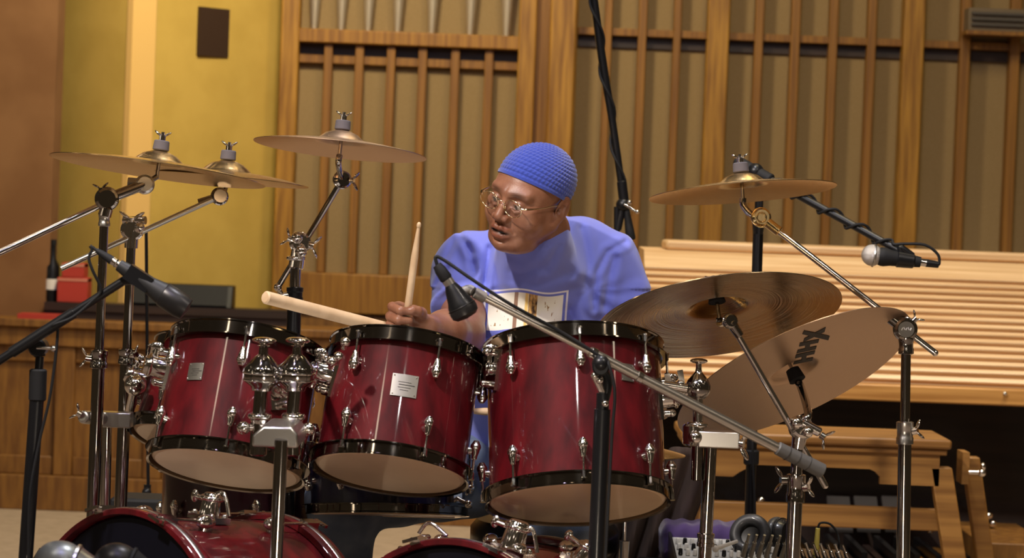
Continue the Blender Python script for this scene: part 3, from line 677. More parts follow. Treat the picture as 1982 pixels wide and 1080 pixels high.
# tom arm for the rear left tom
tm = at(262, 745, 5.74); bx_ = at(250, 800, 5.8)
MB().cyl(bx_, tm, .010).ball(tm, .024).build('tom_arm', CHROME, s)
rt4 = T4[0]; rt1 = T1[0]
q = at(300, 700, 5.66)
def mount_block(par, p, d, r=.026, h=.05, name='mount_bracket'):
    """chrome tom bracket: base plate with a receiver barrel, knob and bolts"""
    d = Vector(d).normalized(); t = V(0, 0, 1).cross(d).normalized(); z = d.cross(t)
    m_ = MB().box(p, (.05, .012, .085), (t, d, z))
    m_.cyl(p, p + d * h, r * .9, r * .75, 20, b=.004).torus(p + d * h * .75, d, r * .82, .004, 24, 8)
    for i in (-1, 1):
        m_.cyl(p + z * i * .032, p + z * i * .032 + d * .018, .0085, .007, 12)
        m_.ball(p + z * i * .032 + d * .020, .008)
    m_.cyl(p + d * h * .6, p + d * h * .6 + z * .036, .006).ball(p + d * h * .6 + z * .04, .010, z, (1.5, .5, 1))
    return m_.build(name, CHROME, par)
def surf(T, ang, h):
    rt, ct, cb, ax, u, v, S, L = T; d = u * math.cos(ang) + v * math.sin(ang); return cb + ax * (L * h) + d * S, d
# ends of the toms: brackets on their sides
sgn = 1 if T1[5].x > 0 else -1
for T, side, h, par in ((T1, -1, .72, rt1), (T4, -1, .55, rt4)):
    p, d = surf(T, side * sgn * 1.35, h); mount_block(par, p, d)
p, d = surf(T4, -sgn * 1.3, .30); ball_l = at(258, 800, 5.83)
MB().tube([tm, lerp(tm, surf(T4, -sgn * 1.35, .55)[0], .7)], .009, smooth=False).build('tom_rod', CHROME, s)
# --- double tom stand between the left and middle toms
Y = 5.16
ds = thing('tom_stand', 'double chrome tom holder stand between the left and middle toms', 'tom stand', (at(533, 1080, 4.97).x, 4.97, 0))
a, e = pole_to_floor(ds, 545, 852, 534, 1080, 4.97, .0125, CHROME_D)
cc = at(543, 846, 5.0)
mb = MB(); mb.prism([cc + V(-.050, -.03, -.017), cc + V(.035, -.03, -.017), cc + V(.035, -.03, .008), cc + V(.022, -.03, .022), cc + V(-.030, -.03, .022), cc + V(-.050, -.03, .004)], V(0, .19, 0)); mb.build('yoke', CHROME_S, ds, bevel=.004)
for px, yy, Yo, nm in ((508, 0, 5.17, 'l'), (573, 0, 5.17, 'r')):
    bot = at(px - 8, 882, Yo); top = at(px, 735, Yo); up = (top - bot).normalized()
    MB().cyl(bot, at(px - 6, 800, Yo), .017, .017, 24, b=.003).build('receiver_tube', CHROME_D, ds)
    MB().cyl(at(px - 6, 800, Yo), at(px - 1, 745, Yo), .0135).build('holder_post', CHROME_D, ds)
    MB().ball(at(px - 5, 828, Yo - .0) + V(-.03 if nm == 'l' else .03, -.015, 0), .013).ball(at(px - 5, 812, Yo), .019).torus(at(px - 5, 806, Yo), up, .018, .006).cyl(at(px - 5, 828, Yo), at(px - 5, 828, Yo) + V(-.03 if nm == 'l' else .03, -.012, 0), .008).build('receiver_clamp', CHROME, ds)
    cg = at(px, 722, Yo)
    MB().lathe([(0, -.036), (.019, -.034), (.022, -.026), (.034, -.018), (.036, -.014), (.036, .008), (.034, .012), (.026, .020), (.017, .031), (.010, .036), (.009, .050), (.013, .053), (0, .054)], cg, up, 36).build('ball_socket', CHROME_D, ds)
    MB().torus(cg + up * .0, up, .0365, .0025, 36, 8).torus(cg - up * .014, up, .036, .002, 36, 8).build('socket_ring', CHROME, ds)
    kn = MB().cyl(cg + up * .048, cg + up * .060, .007); kn.ball(cg + up * .063, .024, up, (1, 1, .28), 24, 8); kn.build('tilt_knob', CHROME, ds)
# rods into tom brackets
p1, d1 = surf(T1, sgn * .62, .58); p2, d2 = surf(T2, -sgn * 1.22, .70)
mount_block(rt1, p1, d1, .022, .035); mount_block(T2[0], p2, d2, .028, .055)
c1, c2 = at(508, 722, 5.17), at(573, 722, 5.17)
MB().tube([c1, lerp(c1, p1 + d1 * .012, .9)], .0095, smooth=False).build('tom_rod', CHROME, ds)
MB().tube([c2, lerp(c2, p2 + d2 * .04, .5) + V(0, 0, .012), p2 + d2 * .045], .0105).build('tom_rod', CHROME, ds)
mbk = MB()
for (px, py) in ((668, 662), (642, 700), (655, 690)):
    mbk.ball(at(px, py, 5.30), .010).cyl(at(px, py, 5.30), at(px - 3, py + 12, 5.31), .006)
mbk.build('cable_clip', CHROME, ds)
# --- C: arm stand rising behind the double holder
Y = 5.95
sc_ = thing('cymbal_stand', 'chrome stand with the angled arm holding the coppery cymbal', 'cymbal stand', (at(560, 1080, Y).x, Y, 0))
a, e = pole_to_floor(sc_, 573, 500, 556, 1000, Y, .0125, CHROME_D)
MB().cyl(on_line(a, e, 572, 580), e + V(0, 0, .001), .016).build('lower_tube', BLACK, sc_)
b, w = felt_stack(sc_, 'C')
tl = at(662, 348, Y); MB().tube([b, b - w * .02, tl], .007).build('tilter_stem', CHROME_D, sc_)
clampball(MB(), tl, .019, (.5, -1, .1)).build('tilter', CHROME_D, sc_)
wing(MB(), tl + V(.018, -.005, 0), (1, -.3, -.1), .010, .02).build('wing_screw', CHROME_D, sc_)
hb = at(581, 470, Y); far = at(538, 556, Y)
MB().cyl(far, tl, .0066).build('boom_arm', CHROME_D, sc_)
MB().ball(far, .0095).tube([far, far + V(.012, -.006, -.018), far + V(.035, -.006, -.016)], .006).build('arm_tail', CHROME, sc_)
mb = clampball(MB(), hb, .022, (.2, -1, 0)); mb.ball(hb + V(-.006, -.014, .012), .013).ball(hb + V(.004, -.014, -.018), .014).cyl(hb, on_line(a, e, 575, 520), .016, .018, b=.003).torus(on_line(a, e, 575, 500), a - e, .017, .005).build('boom_clamp', CHROME, sc_)
wing(MB(), hb + V(.022, -.008, -.004), (1, -.3, -.2), .012, .024).build('wing_screw', CHROME, sc_)
wing(MB(), hb + V(-.018, -.005, .006), (-1, -.1, .4), .010, .02).build('wing_screw', CHROME, sc_)
collar(sc_, on_line(a, e, 572, 570), a - e, .019, .035, BLACK, (-1, -.3, -.2))
# --- thin background stand at the left
Y = 7.2
ts = thing('thin_stand', 'thin black stand with small feet behind the left tom', 'stand', (at(286, 975, Y).x, Y, 0))
a, e = pole_to_floor(ts, 283, 440, 287, 960, Y, .0045, BLACK, legs=False); tripod(ts, e.x, e.y, .25, .2, BLACK, .006)
q = at(285, 952, Y); MB().cyl(q - V(0, 0, .03), q + V(0, 0, .02), .010).ball(q + V(0, -.01, 0), .013).build('clutch', BLACK, ts)
bxq = at(272, 985, 6.6); tag(bx(bxq.x - .07, bxq.x + .07, 6.55, 6.7, 0, bxq.z + .03).build('equipment_case', RUBBER, bevel=.008), 'small black case on the floor behind the left bass drum', 'case')
# --- middle right: tom stand right of the large tom
Y = 5.50
rs = thing('tom_stand', 'chrome tom stand with round knob right of the largest tom', 'tom stand', (at(1366, 1080, Y).x, Y, 0))
a, e = pole_to_floor(rs, 1376, 850, 1364, 1080, Y, .0135, CHROME_D)
collar(rs, on_line(a, e, 1366, 1045), a - e, .018, .03, CHROME_D)
b0 = at(1348, 930, Y); b1 = at(1351, 830, Y); up = (b1 - b0).normalized()
MB().cyl(b0, b1, .0125, b=.002).build('receiver_tube', CHROME_D, rs)
MB().cyl(at(1342, 862, Y), at(1342, 820, Y) , .022, b=.004).ball(at(1344, 845, Y) + V(0, -.016, 0), .015).torus(at(1350, 822, Y), up, .016, .006).build('receiver_clamp', CHROME, rs)
mb = MB(); mb.box(at(1390, 850, Y), (.085, .04, .034)); mb.cyl(at(1410, 848, Y), at(1430, 852, Y), .018, b=.004); mb.build('yoke', CHROME_S, rs, bevel=.004)
wing(MB(), at(1428, 858, Y - .01), (1, -.4, -.1), .013, .03).build('wing_screw', CHROME, rs)
MB().cyl(at(1351, 832, Y), at(1351, 770, Y), .0105).build('holder_post', CHROME, rs)
cg = at(1351, 757, Y)
MB().lathe([(0, -.016), (.014, -.015), (.022, -.008), (.026, 0), (.026, .012), (.022, .022), (.013, .033), (.007, .04), (.006, .048), (0, .049)], cg, up, 32).build('ball_socket', CHROME_D, rs)
MB().cyl(cg + up * .046, cg + up * .058, .006).ball(cg + up * .062, .0185, up, (1, 1, .32), 24, 8).build('tilt_knob', CHROME, rs)
p3, d3 = surf(T3, sgn * 1.38, .66); mount_block(T3[0], p3, d3, .024, .04)
c3 = at(1345, 752, Y)
MB().tube([c3, lerp(c3, p3 + d3 * .03, .5), p3 + d3 * .03], .009).build('tom_rod', CHROME, rs)
mb = MB()
for px, py in ((1293, 735), (1318, 728)):
    q = at(px, py, 5.48); mb.box(q, (.012, .004, .026), (V(.95, 0, .2), V(0, 1, 0), V(-.2, 0, .95))); mb.ball(q - V(0, 0, .016), .009)
mb.cyl(at(1285, 745, 5.48), at(1330, 752, 5.48), .010); mb.build('memory_lock', CHROME, rs)
# bracket linking left of big tom with middle tom
p4_, d4_ = surf(T3, -sgn * 1.15, .86); mount_block(T3[0], p4_, d4_, .016, .022)
# --- D stand, far right
Y = 5.72
s4 = thing('cymbal_stand', 'tall black and chrome boom stand at the right holding the golden cymbal', 'cymbal stand', (at(1748, 1080, Y).x, Y, 0))
a, e = pole_to_floor(s4, 1754, 650, 1748, 1080, Y, .0105, CHROME_D)
MB().cyl(on_line(a, e, 1752, 840), e + V(0, 0, .001), .0145).build('lower_tube', CHROME_D, s4)
collar(s4, on_line(a, e, 1752, 838), a - e, .0185, .05, CHROME_S, (1, -.4, .3)); collar(s4, on_line(a, e, 1753, 668), a - e, .0165, .04, CHROME_D)
b, w = felt_stack(s4, 'D')
tl = at(1473, 421, 5.78); MB().tube([b, b - w * .016, lerp(b - w * .03, tl, .4), tl], .0075).build('tilter_stem', CHROME_D, s4)
BRASSY = mat('warm brass', (.80, .62, .34), .16, 1.0)
clampball(MB(), tl, .020, (.1, -1, .1)).torus(tl + V(0, -.013, 0), (.1, -1, .1), .010, .002).build('tilter', BRASSY, s4)
hb = at(1752, 637, Y); e1 = at(1810, 683, Y)
MB().cyl(e1, tl, .0068).ball(e1, .0072).build('boom_arm', CHROME, s4)
MB().cyl(lerp(tl, hb, .04), lerp(tl, hb, .13), .011, b=.002).build('boom_sleeve', BRASSY, s4)
clampball(MB(), hb, .024, (.05, -1, .05)).cyl(hb + V(0, 0, -.01), on_line(a, e, 1753, 668), .015).cyl(lerp(hb, tl, .03), lerp(hb, tl, .11), .013, b=.002).build('boom_clamp', CHROME_D, s4)
dsc = MB().lathe([(0, 0), (.017, 0), (.017, .002), (0, .002)], hb + V(0, -.0155, 0), (0, -1, 0), 24).build('cap_disc', CHROME_S, s4)
mb = MB()
for k in (-2, -1, 0, 1, 2): mb.box(hb + V(.0045 * k, -.0182, .001 + .001 * (k % 2)), (.0022, .0008, .006), (V(.9, 0, .4 * (1 if k % 2 else -1)).normalized(), V(0, 1, 0), V(-.4 * (1 if k % 2 else -1), 0, .9).normalized()))
mb.build('cap_marks', WHITE, dsc)
wing(MB(), hb + V(.016, -.004, .018), (.8, 0, .9), .009, .016).build('wing_screw', CHROME, s4)
# --- E and F stand
Y = 5.56
s5 = thing('cymbal_stand', 'chrome boom stand holding the ride cymbal and the HHX cymbal', 'cymbal stand', (at(1535, 1080, Y).x, Y, 0))
a, e = pole_to_floor(s5, 1545, 840, 1534, 1080, Y, .0125, CHROME_D)
MB().cyl(on_line(a, e, 1540, 950), e + V(0, 0, .001), .0155).build('lower_tube', CHROME_D, s5)
b, w = felt_stack(s5, 'E')
hb = at(1550, 828, Y); tl = at(1413, 622, 5.52); e1 = at(1597, 940, 5.57)
MB().tube([b, b - w * .012, tl], .0075).build('tilter_stem', CHROME_D, s5)
clampball(MB(), tl, .015, (.3, -1, .2)).cyl(tl, lerp(tl, hb, .14), .011, .0095, b=.002).build('tilter', CHROME_D, s5)
MB().cyl(e1, tl, .0068).ball(e1, .0068).build('boom_arm', CHROME, s5)
clampball(MB(), hb, .024, (.2, -1, .3)).ball(hb + V(-.012, -.02, .012), .014).ball(hb + V(.012, -.02, -.006), .013).cyl(hb, on_line(a, e, 1543, 870), .017, .014, b=.003).cyl(hb + V(.0, -.01, .012), hb + V(.04, -.012, -.008), .010, b=.003).build('boom_clamp', CHROME, s5)
wing(MB(), hb + V(.04, -.014, -.012), (1, -.3, -.6), .011, .022).build('wing_screw', CHROME, s5)
collar(s5, on_line(a, e, 1540, 945), a - e, .020, .06, CHROME_D, (.8, -.5, .15)); wing(MB(), on_line(a, e, 1540, 930) + V(-.02, 0, 0), (-1, -.2, .0), .013, .026).build('wing_screw', CHROME_D, s5)
b, w = felt_stack(s5, 'F')
MB().tube([b, b - w * .015, hb + V(.015, .01, .03), hb + V(.005, .0, .01)], .0085).build('second_tilter_stem', CHROME_D, s5)

# ================================================================== MICROPHONES
def mic_base(root, x, y, m_=BLACK):
    MB().lathe([(0, 0), (.13, 0), (.13, .012), (.03, .03), (.014, .04), (0, .04)], (x, y, 0), (0, 0, 1), 36).build('round_base', m_, root)
SILV = mat('satin silver boom', (.62, .58, .52), .3, 1.0)
# centre stand with gooseneck and long silver boom across the big tom
Y = 5.02
ms = thing('microphone_stand', 'black mic stand in front of the largest tom with a long silver boom', 'microphone stand', (at(1155, 1080, Y).x, Y, 0))
a = at(1166, 792, Y); bq = at(1154, 1080, Y); t = (.03 - a.z) / (bq.z - a.z); e = a + (bq - a) * t
MB().cyl(e, a, .0155, seg=24).build('pole', BLACK, ms); mic_base(ms, e.x, e.y)
MB().cyl(a, a + V(0, 0, .03), .012).build('clutch', BLACK, ms); MB().ball(a + V(.004, -.014, .012), .007).build('clutch_screw', CHROME, ms)
cl_ = at(1163, 700, Y - .03)
MB().tube([a, at(1176, 745, Y), at(1166, 712, Y), cl_], [.008, .009, .009, .008]).build('swivel_neck', BLACK, ms)
MB().ball(at(1151, 727, Y - .02), .007).ball(at(1160, 735, Y - .02), .008).cyl(at(1151, 727, Y - .02), at(1168, 762, Y), .007).build('swivel_screw', CHROME, ms)
b0 = at(918, 566, 4.95); b1 = at(1596, 914, 5.12)
def bl(t): return lerp(b0, b1, t)
MB().cyl(bl(0), bl(.52), .0068, seg=20).build('boom_arm', SILV, ms)
MB().cyl(bl(.32), bl(.5), .0095, seg=20, b=.001).build('boom_middle_tube', SILV, ms)
MB().cyl(bl(.49), bl(.87), .0098, seg=20).build('boom_lower_tube', SILV, ms)
mbq = MB()
for t0, t1 in ((.325, .34), (.455, .47)): mbq.cyl(bl(t0), bl(t1), .0112, b=.001)
mbq.build('boom_rings', CHROME, ms)
mbq = MB().cyl(bl(.86), bl(.995), .013, .0145, 24, b=.002)
cw = mbq.build('counterweight_grip', mat('dark grey rubber grip', (.09, .085, .08), .5), ms)
mbq = MB()
for k in (.89, .92, .95): mbq.torus(bl(k), b1 - b0, .0140, .0009, 24, 6)
mbq.build('grip_rings', INK, cw)
MB().ball(cl_ + V(0, .0, -.004), .017).cyl(cl_ + V(0, .012, -.01), cl_ + V(0, -.012, -.01), .016, b=.003).build('boom_clamp', BLACK, ms)
# clip and dynamic mic at the boom's upper end, seen end-on
mk = thing('tom_microphone', 'black teardrop tom mic clipped to the silver boom before his chest', 'microphone', at(900, 585, 4.93))
m0 = at(845, 512, 4.93); m1 = at(893, 582, 4.93); dm = (m1 - m0).normalized()
MB().lathe([(0, 0), (.008, .001), (.011, .012), (.012, .03), (.010, .034), (0, .036)], m0, dm, 20).build('cable_plug', RUBBER, mk)
MB().cyl(m0 + dm * .034, m0 + dm * .046, .0105, seg=20).build('connector_ring', CHROME_S, mk)
g0 = m0 + dm * .045; g2 = at(903, 612, 4.93); dg = (g2 - g0).normalized(); L = (g2 - g0).length
MB().lathe([(0, 0), (.011, 0), (.016, .012), (.0205, .03), (.0245, L * .6), (.0265, L * .78), (.025, L * .93), (.018, L * 1.02), (0, L * 1.06)], g0, dg, 28).build('mic_body', BLACK, mk)
MB().torus(g0 + dg * L * .7, dg, .026, .0012, 30, 8).lathe([(.0262, L * .72), (.027, L * .8), (.0255, L * .94), (.0185, L * 1.03), (0, L * 1.07), (0, L * 1.065), (.018, L * 1.025), (.025, L * .935), (.026, L * .8)], g0, dg, 28).build('grille', mat('dark mesh grille', (.03, .028, .028), .35, .6), mk)
MB().tube([bl(-.004), bl(0) - V(.012, 0, -.004), g0 + dg * L * .35], [.010, .010, .008]).cyl(bl(0), bl(.03), .0105, b=.001).build('mic_clip', mat('grey clip plastic', (.22, .20, .18), .45), mk)
cb_ = [m0 + dm * .002, m0 - dm * .01 + V(.004, 0, .006), at(862, 505, 4.93), at(920, 545, 4.92), at(990, 590, 4.93), bl(.22) + V(0, -.008, .010), bl(.3) + V(0, -.012, .006), bl(.36) + V(0, -.0125, 0), at(1178, 705, 4.98), at(1190, 760, 4.98), at(1184, 850, 4.99), at(1172, 1080, 4.99)]
tag(MB().tube(cb_, .0032, 8).build('microphone_cable', RUBBER), 'thin black cable running along the silver boom from the tom mic', 'cable')

# left front mic
Y = 5.0
ml = thing('microphone_stand', 'black mic stand at the far left with its short boom', 'microphone stand', (at(45, 1080, Y).x, Y, 0))
a = at(77, 690, Y); bq = at(50, 1075, Y); t = (.03 - a.z) / (bq.z - a.z); e = a + (bq - a) * t
MB().cyl(on_line(a, e, 73, 760), a, .008).build('upper_tube', BLACK, ml); MB().cyl(e, on_line(a, e, 73, 745), .0135, seg=24).build('pole', BLACK, ml); mic_base(ml, e.x, e.y)
q = at(75, 672, Y); MB().cyl(q + V(0, .02, 0), q - V(0, .02, 0), .017, b=.003).cyl(q, a, .011).build('boom_clamp', BLACK, ml)
MB().cyl(q - V(0, .02, 0), q + V(.035, -.025, .0), .003).ball(q + V(.032, -.025, 0), .006).build('clamp_screw', CHROME, ml)
f0 = at(-80, 748, Y - .03); f1 = at(240, 543, Y - .03)
MB().cyl(f0, f1, .0082).build('boom_arm', BLACK, ml)
MB().cyl(lerp(f0, f1, .32), lerp(f0, f1, .7), .0105).build('boom_sleeve', BLACK, ml)
q = on_line(a, e, 72, 745); MB().cyl(q - V(0, 0, .03), q + V(0, 0, .03), .0165, b=.003).build('height_grip', RUBBER, ml)
mm = thing('tom_microphone', 'long black mic pointing down at the left tom', 'microphone', at(300, 560, Y - .05))
m0 = at(230, 513, Y - .05); m1 = at(362, 600, Y - .05); dm = (m1 - m0).normalized(); L = (m1 - m0).length
MB().lathe([(0, 0), (.011, 0), (.0135, .02), (.0165, L * .45), (.021, L * .62), (.0225, L * .9), (.020, L * .98), (0, L)], m0, dm, 26).build('mic_body', mat('matt black housing', (.014, .014, .015), .5), mm)
MB().lathe([(.0212, L * .64), (.0235, L * .66), (.0238, L * .9), (.021, L * .99), (0, L * 1.01), (0, L * 1.0), (.02, L * .98)], m0, dm, 26).build('grille', mat('dark mesh grille', (.03, .03, .03), .4), mm)
MB().cyl(m0 - dm * .016, m0 + dm * .001, .0075).torus(m0 - dm * .006, dm, .0075, .0015, 20, 6).build('connector_ring', CHROME, mm)
MB().lathe([(0, -.05), (.004, -.05), (.006, -.04), (.0085, -.015), (0, -.014)], m0, dm, 18).build('cable_plug', RUBBER, mm)
MB().cyl(f1, lerp(m0, m1, .32), .009).box(lerp(m0, m1, .3), (.05, .03, .03), basis(dm)[::-1]).build('mic_clip', BLACK, mm)
k0 = m0 - dm * .048
tag(MB().tube([k0, k0 - dm * .008 + V(-.006, 0, .004), at(178, 484, 4.95), at(172, 500, 4.95), at(180, 525, 4.95), at(195, 560, 4.96), lerp(f0, f1, .82) - V(0, .012, 0), lerp(f0, f1, .7) - V(0, .016, .008), lerp(f0, f1, .58) - V(0, .016, .0), at(112, 640, 4.97), at(98, 760, 4.98), at(75, 860, 4.98), at(58, 960, 4.97), at(55, 1080, 4.97)], .0028, 8).build('microphone_cable', RUBBER),
    'thin black cable looping from the left tom mic down its stand', 'cable')
# vocal mic on a boom behind the right cymbals
Y = 6.9
mv = thing('microphone_stand', 'black boom stand behind the golden cymbal carrying the vocal mic', 'microphone stand', (at(1450, 1000, Y).x, Y, 0))
a = at(1471, 330, Y); bq = at(1452, 960, Y); t = (.03 - a.z) / (bq.z - a.z); e = a + (bq - a) * t
MB().cyl(on_line(a, e, 1468, 470), a, .011).build('upper_tube', BLACK, mv); MB().cyl(e, on_line(a, e, 1467, 450), .0135, seg=24).build('pole', BLACK, mv); mic_base(mv, e.x, e.y)
MB().cyl(on_line(a, e, 1469, 420), on_line(a, e, 1467, 460), .017, .013, b=.003).build('height_grip', BLACK, mv)
MB().cyl(on_line(a, e, 1454, 870), on_line(a, e, 1454, 900), .020, b=.004).build('lower_clutch', RUBBER, mv)
c0 = at(1425, 312, Y - .02); c1 = at(1745, 488, Y - .3)
MB().cyl(c0, c1, .0105, .0095).build('boom_arm', BLACK, mv); MB().cyl(c0, lerp(c0, c1, .22), .016, b=.003).build('boom_grip', RUBBER, mv)
MB().ball(lerp(c0, c1, .12), .022).build('boom_clamp', BLACK, mv)
vm = thing('vocal_microphone', 'black vocal mic with a silver ball grille at the right', 'microphone', at(1740, 500, Y - .3))
m0 = at(1688, 494, Y - .3); m1 = at(1785, 508, Y - .3); dm = (m1 - m0).normalized(); u, v, w = basis(dm)
GR = mat('silver wire mesh', (.62, .58, .54), .42, .8, bump=.9, scale=(700, 700, 700))
MB().ball(m0, .0265, dm, (1, 1, 1), 28, 18).build('grille', GR, vm)
MB().torus(m0 + dm * .004, dm, .0262, .003, 30, 8).build('grille_band', CHROME_S, vm)
MB().lathe([(.020, .012), (.023, .022), (.0235, .03), (.020, .045), (.016, .09), (.013, .12), (0, .121)], m0, dm, 26).build('handle', RUBBER, vm)
MB().cyl(m0 + dm * .06, m0 + dm * .105, .021, .018, 24, b=.003).tube([m0 + dm * .1 - V(0, 0, -.012), m0 + dm * .07 + V(0, 0, .028), c1 + V(0, 0, .0)], .009).build('mic_clip', BLACK, vm)
MB().cyl(m0 + dm * .12, m0 + dm * .135, .0095).build('connector_ring', CHROME, vm); MB().cyl(m0 + dm * .134, m0 + dm * .165, .010, .008).build('cable_plug', BLACK, vm)
pts = [m0 + dm * .162, at(1818, 510, Y - .3), at(1815, 492, Y - .3), at(1790, 474, Y - .3), at(1750, 472, Y - .3), lerp(c0, c1, .95) + V(0, -.012, .008)]
N = 34
for k in range(N):
    t = .93 - .80 * k / N; ph = k * .9; rr = .015; d = (c1 - c0).normalized(); uu, vv, _ = basis(d)
    pts.append(lerp(c0, c1, t) + uu * rr * math.cos(ph) + vv * rr * math.sin(ph))
pts += [on_line(a, e, 1467, 500) - V(0, .018, 0), on_line(a, e, 1462, 700) - V(-.01, .018, 0), on_line(a, e, 1455, 850) - V(0, .018, 0), on_line(a, e, 1452, 1000) - V(-.012, .02, 0), on_line(a, e, 1452, 1100) - V(0, .03, 0)]
tag(MB().tube(pts, .0036, 8, sub=4).build('microphone_cable', RUBBER), 'black cable wound round the boom of the vocal mic', 'cable')
# overhead mic hanging on a boom from above
Y = 7.4
mo = thing('microphone_boom', 'black boom hanging from above behind the drummer with a small clip', 'microphone boom', at(1150, 0, Y))
top = at(1142, -60, Y); m_ = at(1165, 110, Y); bt = at(1206, 380, Y)
up_ = top + (top - m_) * 3.2
MB().tube([up_, top, m_, at(1186, 240, Y), bt], [.0105, .0105, .0115, .0105, .010]).build('boom_tube', BLACK, mo)
pts = []
for k in range(26):
    t = k / 25; p = lerp(top, m_, t / .4) if t < .4 else lerp(m_, bt, (t - .4) / .6); pts.append(p + V(.013 * math.cos(k * .8), .012 * math.sin(k * .8), 0))
MB().tube(pts, .0036, 8, sub=4).build('wrapped_cable', RUBBER, mo)
MB().cyl(at(1203, 350, Y), at(1208, 392, Y), .014, b=.003).build('end_grip', BLACK, mo)
q = at(1206, 396, Y); MB().ball(q, .020).cyl(q, at(1196, 445, Y), .010).cyl(at(1194, 400, Y), at(1194, 450, Y), .0085).build('clip_swivel', BLACK, mo)
MB().cyl(at(1208, 395, Y - .03), at(1232, 410, Y - .03), .0035).ball(at(1218, 392, Y - .03), .007).ball(at(1233, 410, Y - .03), .006).build('swivel_screw', CHROME, mo)
hm = thing('overhead_microphone', 'small black mic hanging at the end of the overhead boom', 'microphone', at(1218, 440, Y))
MB().lathe([(0, 0), (.008, 0), (.009, .03), (.0125, .07), (.0135, .095), (.011, .10), (0, .101)], at(1211, 395, Y), at(1221, 462, Y) - at(1211, 395, Y), 20).build('mic_body', RUBBER, hm)
# two bass drum mics low at the left front
Y = 4.55
for px, py, r, pe, lb in ((118, 1092, .040, 160, 'silver nosed mic low in front of the left bass drum'), (228, 1092, .036, 262, 'darker rounded mic right of the silver nosed one')):
    p = at(px, py, Y); t = thing('bass_microphone', lb, 'microphone', (p.x, p.y, 0)); ax_m = (at(pe, py + 12, Y) - p).normalized()
    gm = mat('grey steel grille', (.30, .32, .31), .35, .6) if r > .038 else mat('dark mesh grille', (.03, .028, .028), .35, .6)
    MB().ball(p, r, ax_m, (1, 1, 1.15), 30, 16).build('grille', gm, t)
    MB().lathe([(r * .9, r * .42), (r * 1.03, r * .5), (r * 1.03, r * .62), (r * .95, r * .68)], p, ax_m, 30, closed=True).build('grille_band', CHROME_S if r > .038 else RUBBER, t)
    MB().lathe([(r * .93, r * .68), (r * .8, r * 1.0), (r * .5, r * 1.9), (0, r * 2.0)], p, ax_m, 26).build('handle', CHROME_S if r > .038 else RUBBER, t)
    MB().cyl((p.x, p.y, .03), p - V(0, 0, r * .5), .008).lathe([(0, 0), (.07, 0), (.07, .01), (.02, .03), (0, .03)], (p.x, p.y, 0), (0, 0, 1)).build('short_stand', BLACK, t)
# ================================================================== PERSON (signed distance sculpting -> surface nets)
def smin(a, b, k): 
    h = np.clip(.5 + .5 * (b - a) / k, 0, 1); return b * (1 - h) + a * h - k * h * (1 - h)
def smax(a, b, k): return -smin(-a, -b, k)
def sd_ell(P, c, r, R=None):
    q = P - np.asarray(c, np.float32)
    if R is not None: q = q @ np.asarray(R, np.float32)
    r = np.asarray(r, np.float32); k0 = np.sqrt(((q / r) ** 2).sum(-1)); k1 = np.sqrt(((q / (r * r)) ** 2).sum(-1)) + 1e-9
    return k0 * (k0 - 1) / k1
def sd_cone(P, a, b, ra, rb):
    a = np.asarray(a, np.float32); b = np.asarray(b, np.float32); ab = b - a; q = P - a
    t = np.clip((q @ ab) / float(ab @ ab), 0, 1); d = q - t[..., None] * ab
    return np.sqrt((d * d).sum(-1)) - (ra + (rb - ra) * t)
def sd_path(P, pts, rs, k=.006):
    d = None
    for a, b, ra, rb in zip(pts[:-1], pts[1:], rs[:-1], rs[1:]):
        e = sd_cone(P, a, b, ra, rb); d = e if d is None else smin(d, e, k)
    return d
def surf_nets(fn, lo, hi, h):
    lo = np.asarray(lo, float); n = np.ceil((np.asarray(hi) - lo) / h).astype(int) + 1
    ax_ = [(lo[i] + h * np.arange(n[i])).astype(np.float32) for i in range(3)]
    D = np.empty(n, np.float32)
    st = 16
    for s in range(0, n[0], st):
        P = np.stack(np.meshgrid(ax_[0][s:s + st], ax_[1], ax_[2], indexing='ij'), -1); D[s:s + st] = fn(P)
    S = D < 0
    c = [(i, j, k) for i in (0, 1) for j in (0, 1) for k in (0, 1)]
    m = n - 1
    sub = lambda A, o: A[o[0]:o[0] + m[0], o[1]:o[1] + m[1], o[2]:o[2] + m[2]]
    cnt = sum(sub(S, o).astype(np.int8) for o in c); act = (cnt > 0) & (cnt < 8)
    idx = np.argwhere(act); ids = -np.ones(m, np.int64); ids[act] = np.arange(len(idx))
    acc = np.zeros((len(idx), 3)); num = np.zeros(len(idx))
    dv = {o: D[idx[:, 0] + o[0], idx[:, 1] + o[1], idx[:, 2] + o[2]] for o in c}
    for a in c:
        for ax in range(3):
            if a[ax]: continue
            b = list(a); b[ax] = 1; b = tuple(b); da, db = dv[a], dv[b]; cr = (da < 0) != (db < 0)
            t = np.where(cr, da / np.where(cr, da - db, 1), 0); p = np.tile(np.array(a, float), (len(idx), 1)); p[:, ax] = t
            acc += p * cr[:, None]; num += cr
    v = lo + (idx + acc / num[:, None]) * h
    F_ = []
    for ax in range(3):
        o = [1, 1, 1]; o[ax] = 0; hi_ = [n[0] - 1, n[1] - 1, n[2] - 1]
        A = S[o[0]:hi_[0], o[1]:hi_[1], o[2]:hi_[2]]
        o2 = list(o); o2[ax] += 1; h2 = list(hi_); h2[ax] += 1
        B = S[o2[0]:h2[0], o2[1]:h2[1], o2[2]:h2[2]]
        e = np.argwhere(A != B); base = e + np.array(o); flip = A[tuple(e.T)]
        b, cc = [(1, 2), (2, 0), (0, 1)][ax]
        def g(db, dc):
            q = base.copy(); q[:, b] -= db; q[:, cc] -= dc; return ids[tuple(q.T)]
        q = np.stack([g(1, 1), g(0, 1), g(0, 0), g(1, 0)], 1); q[~flip] = q[~flip][:, ::-1]; F_.append(q)
    return v, np.concatenate(F_)
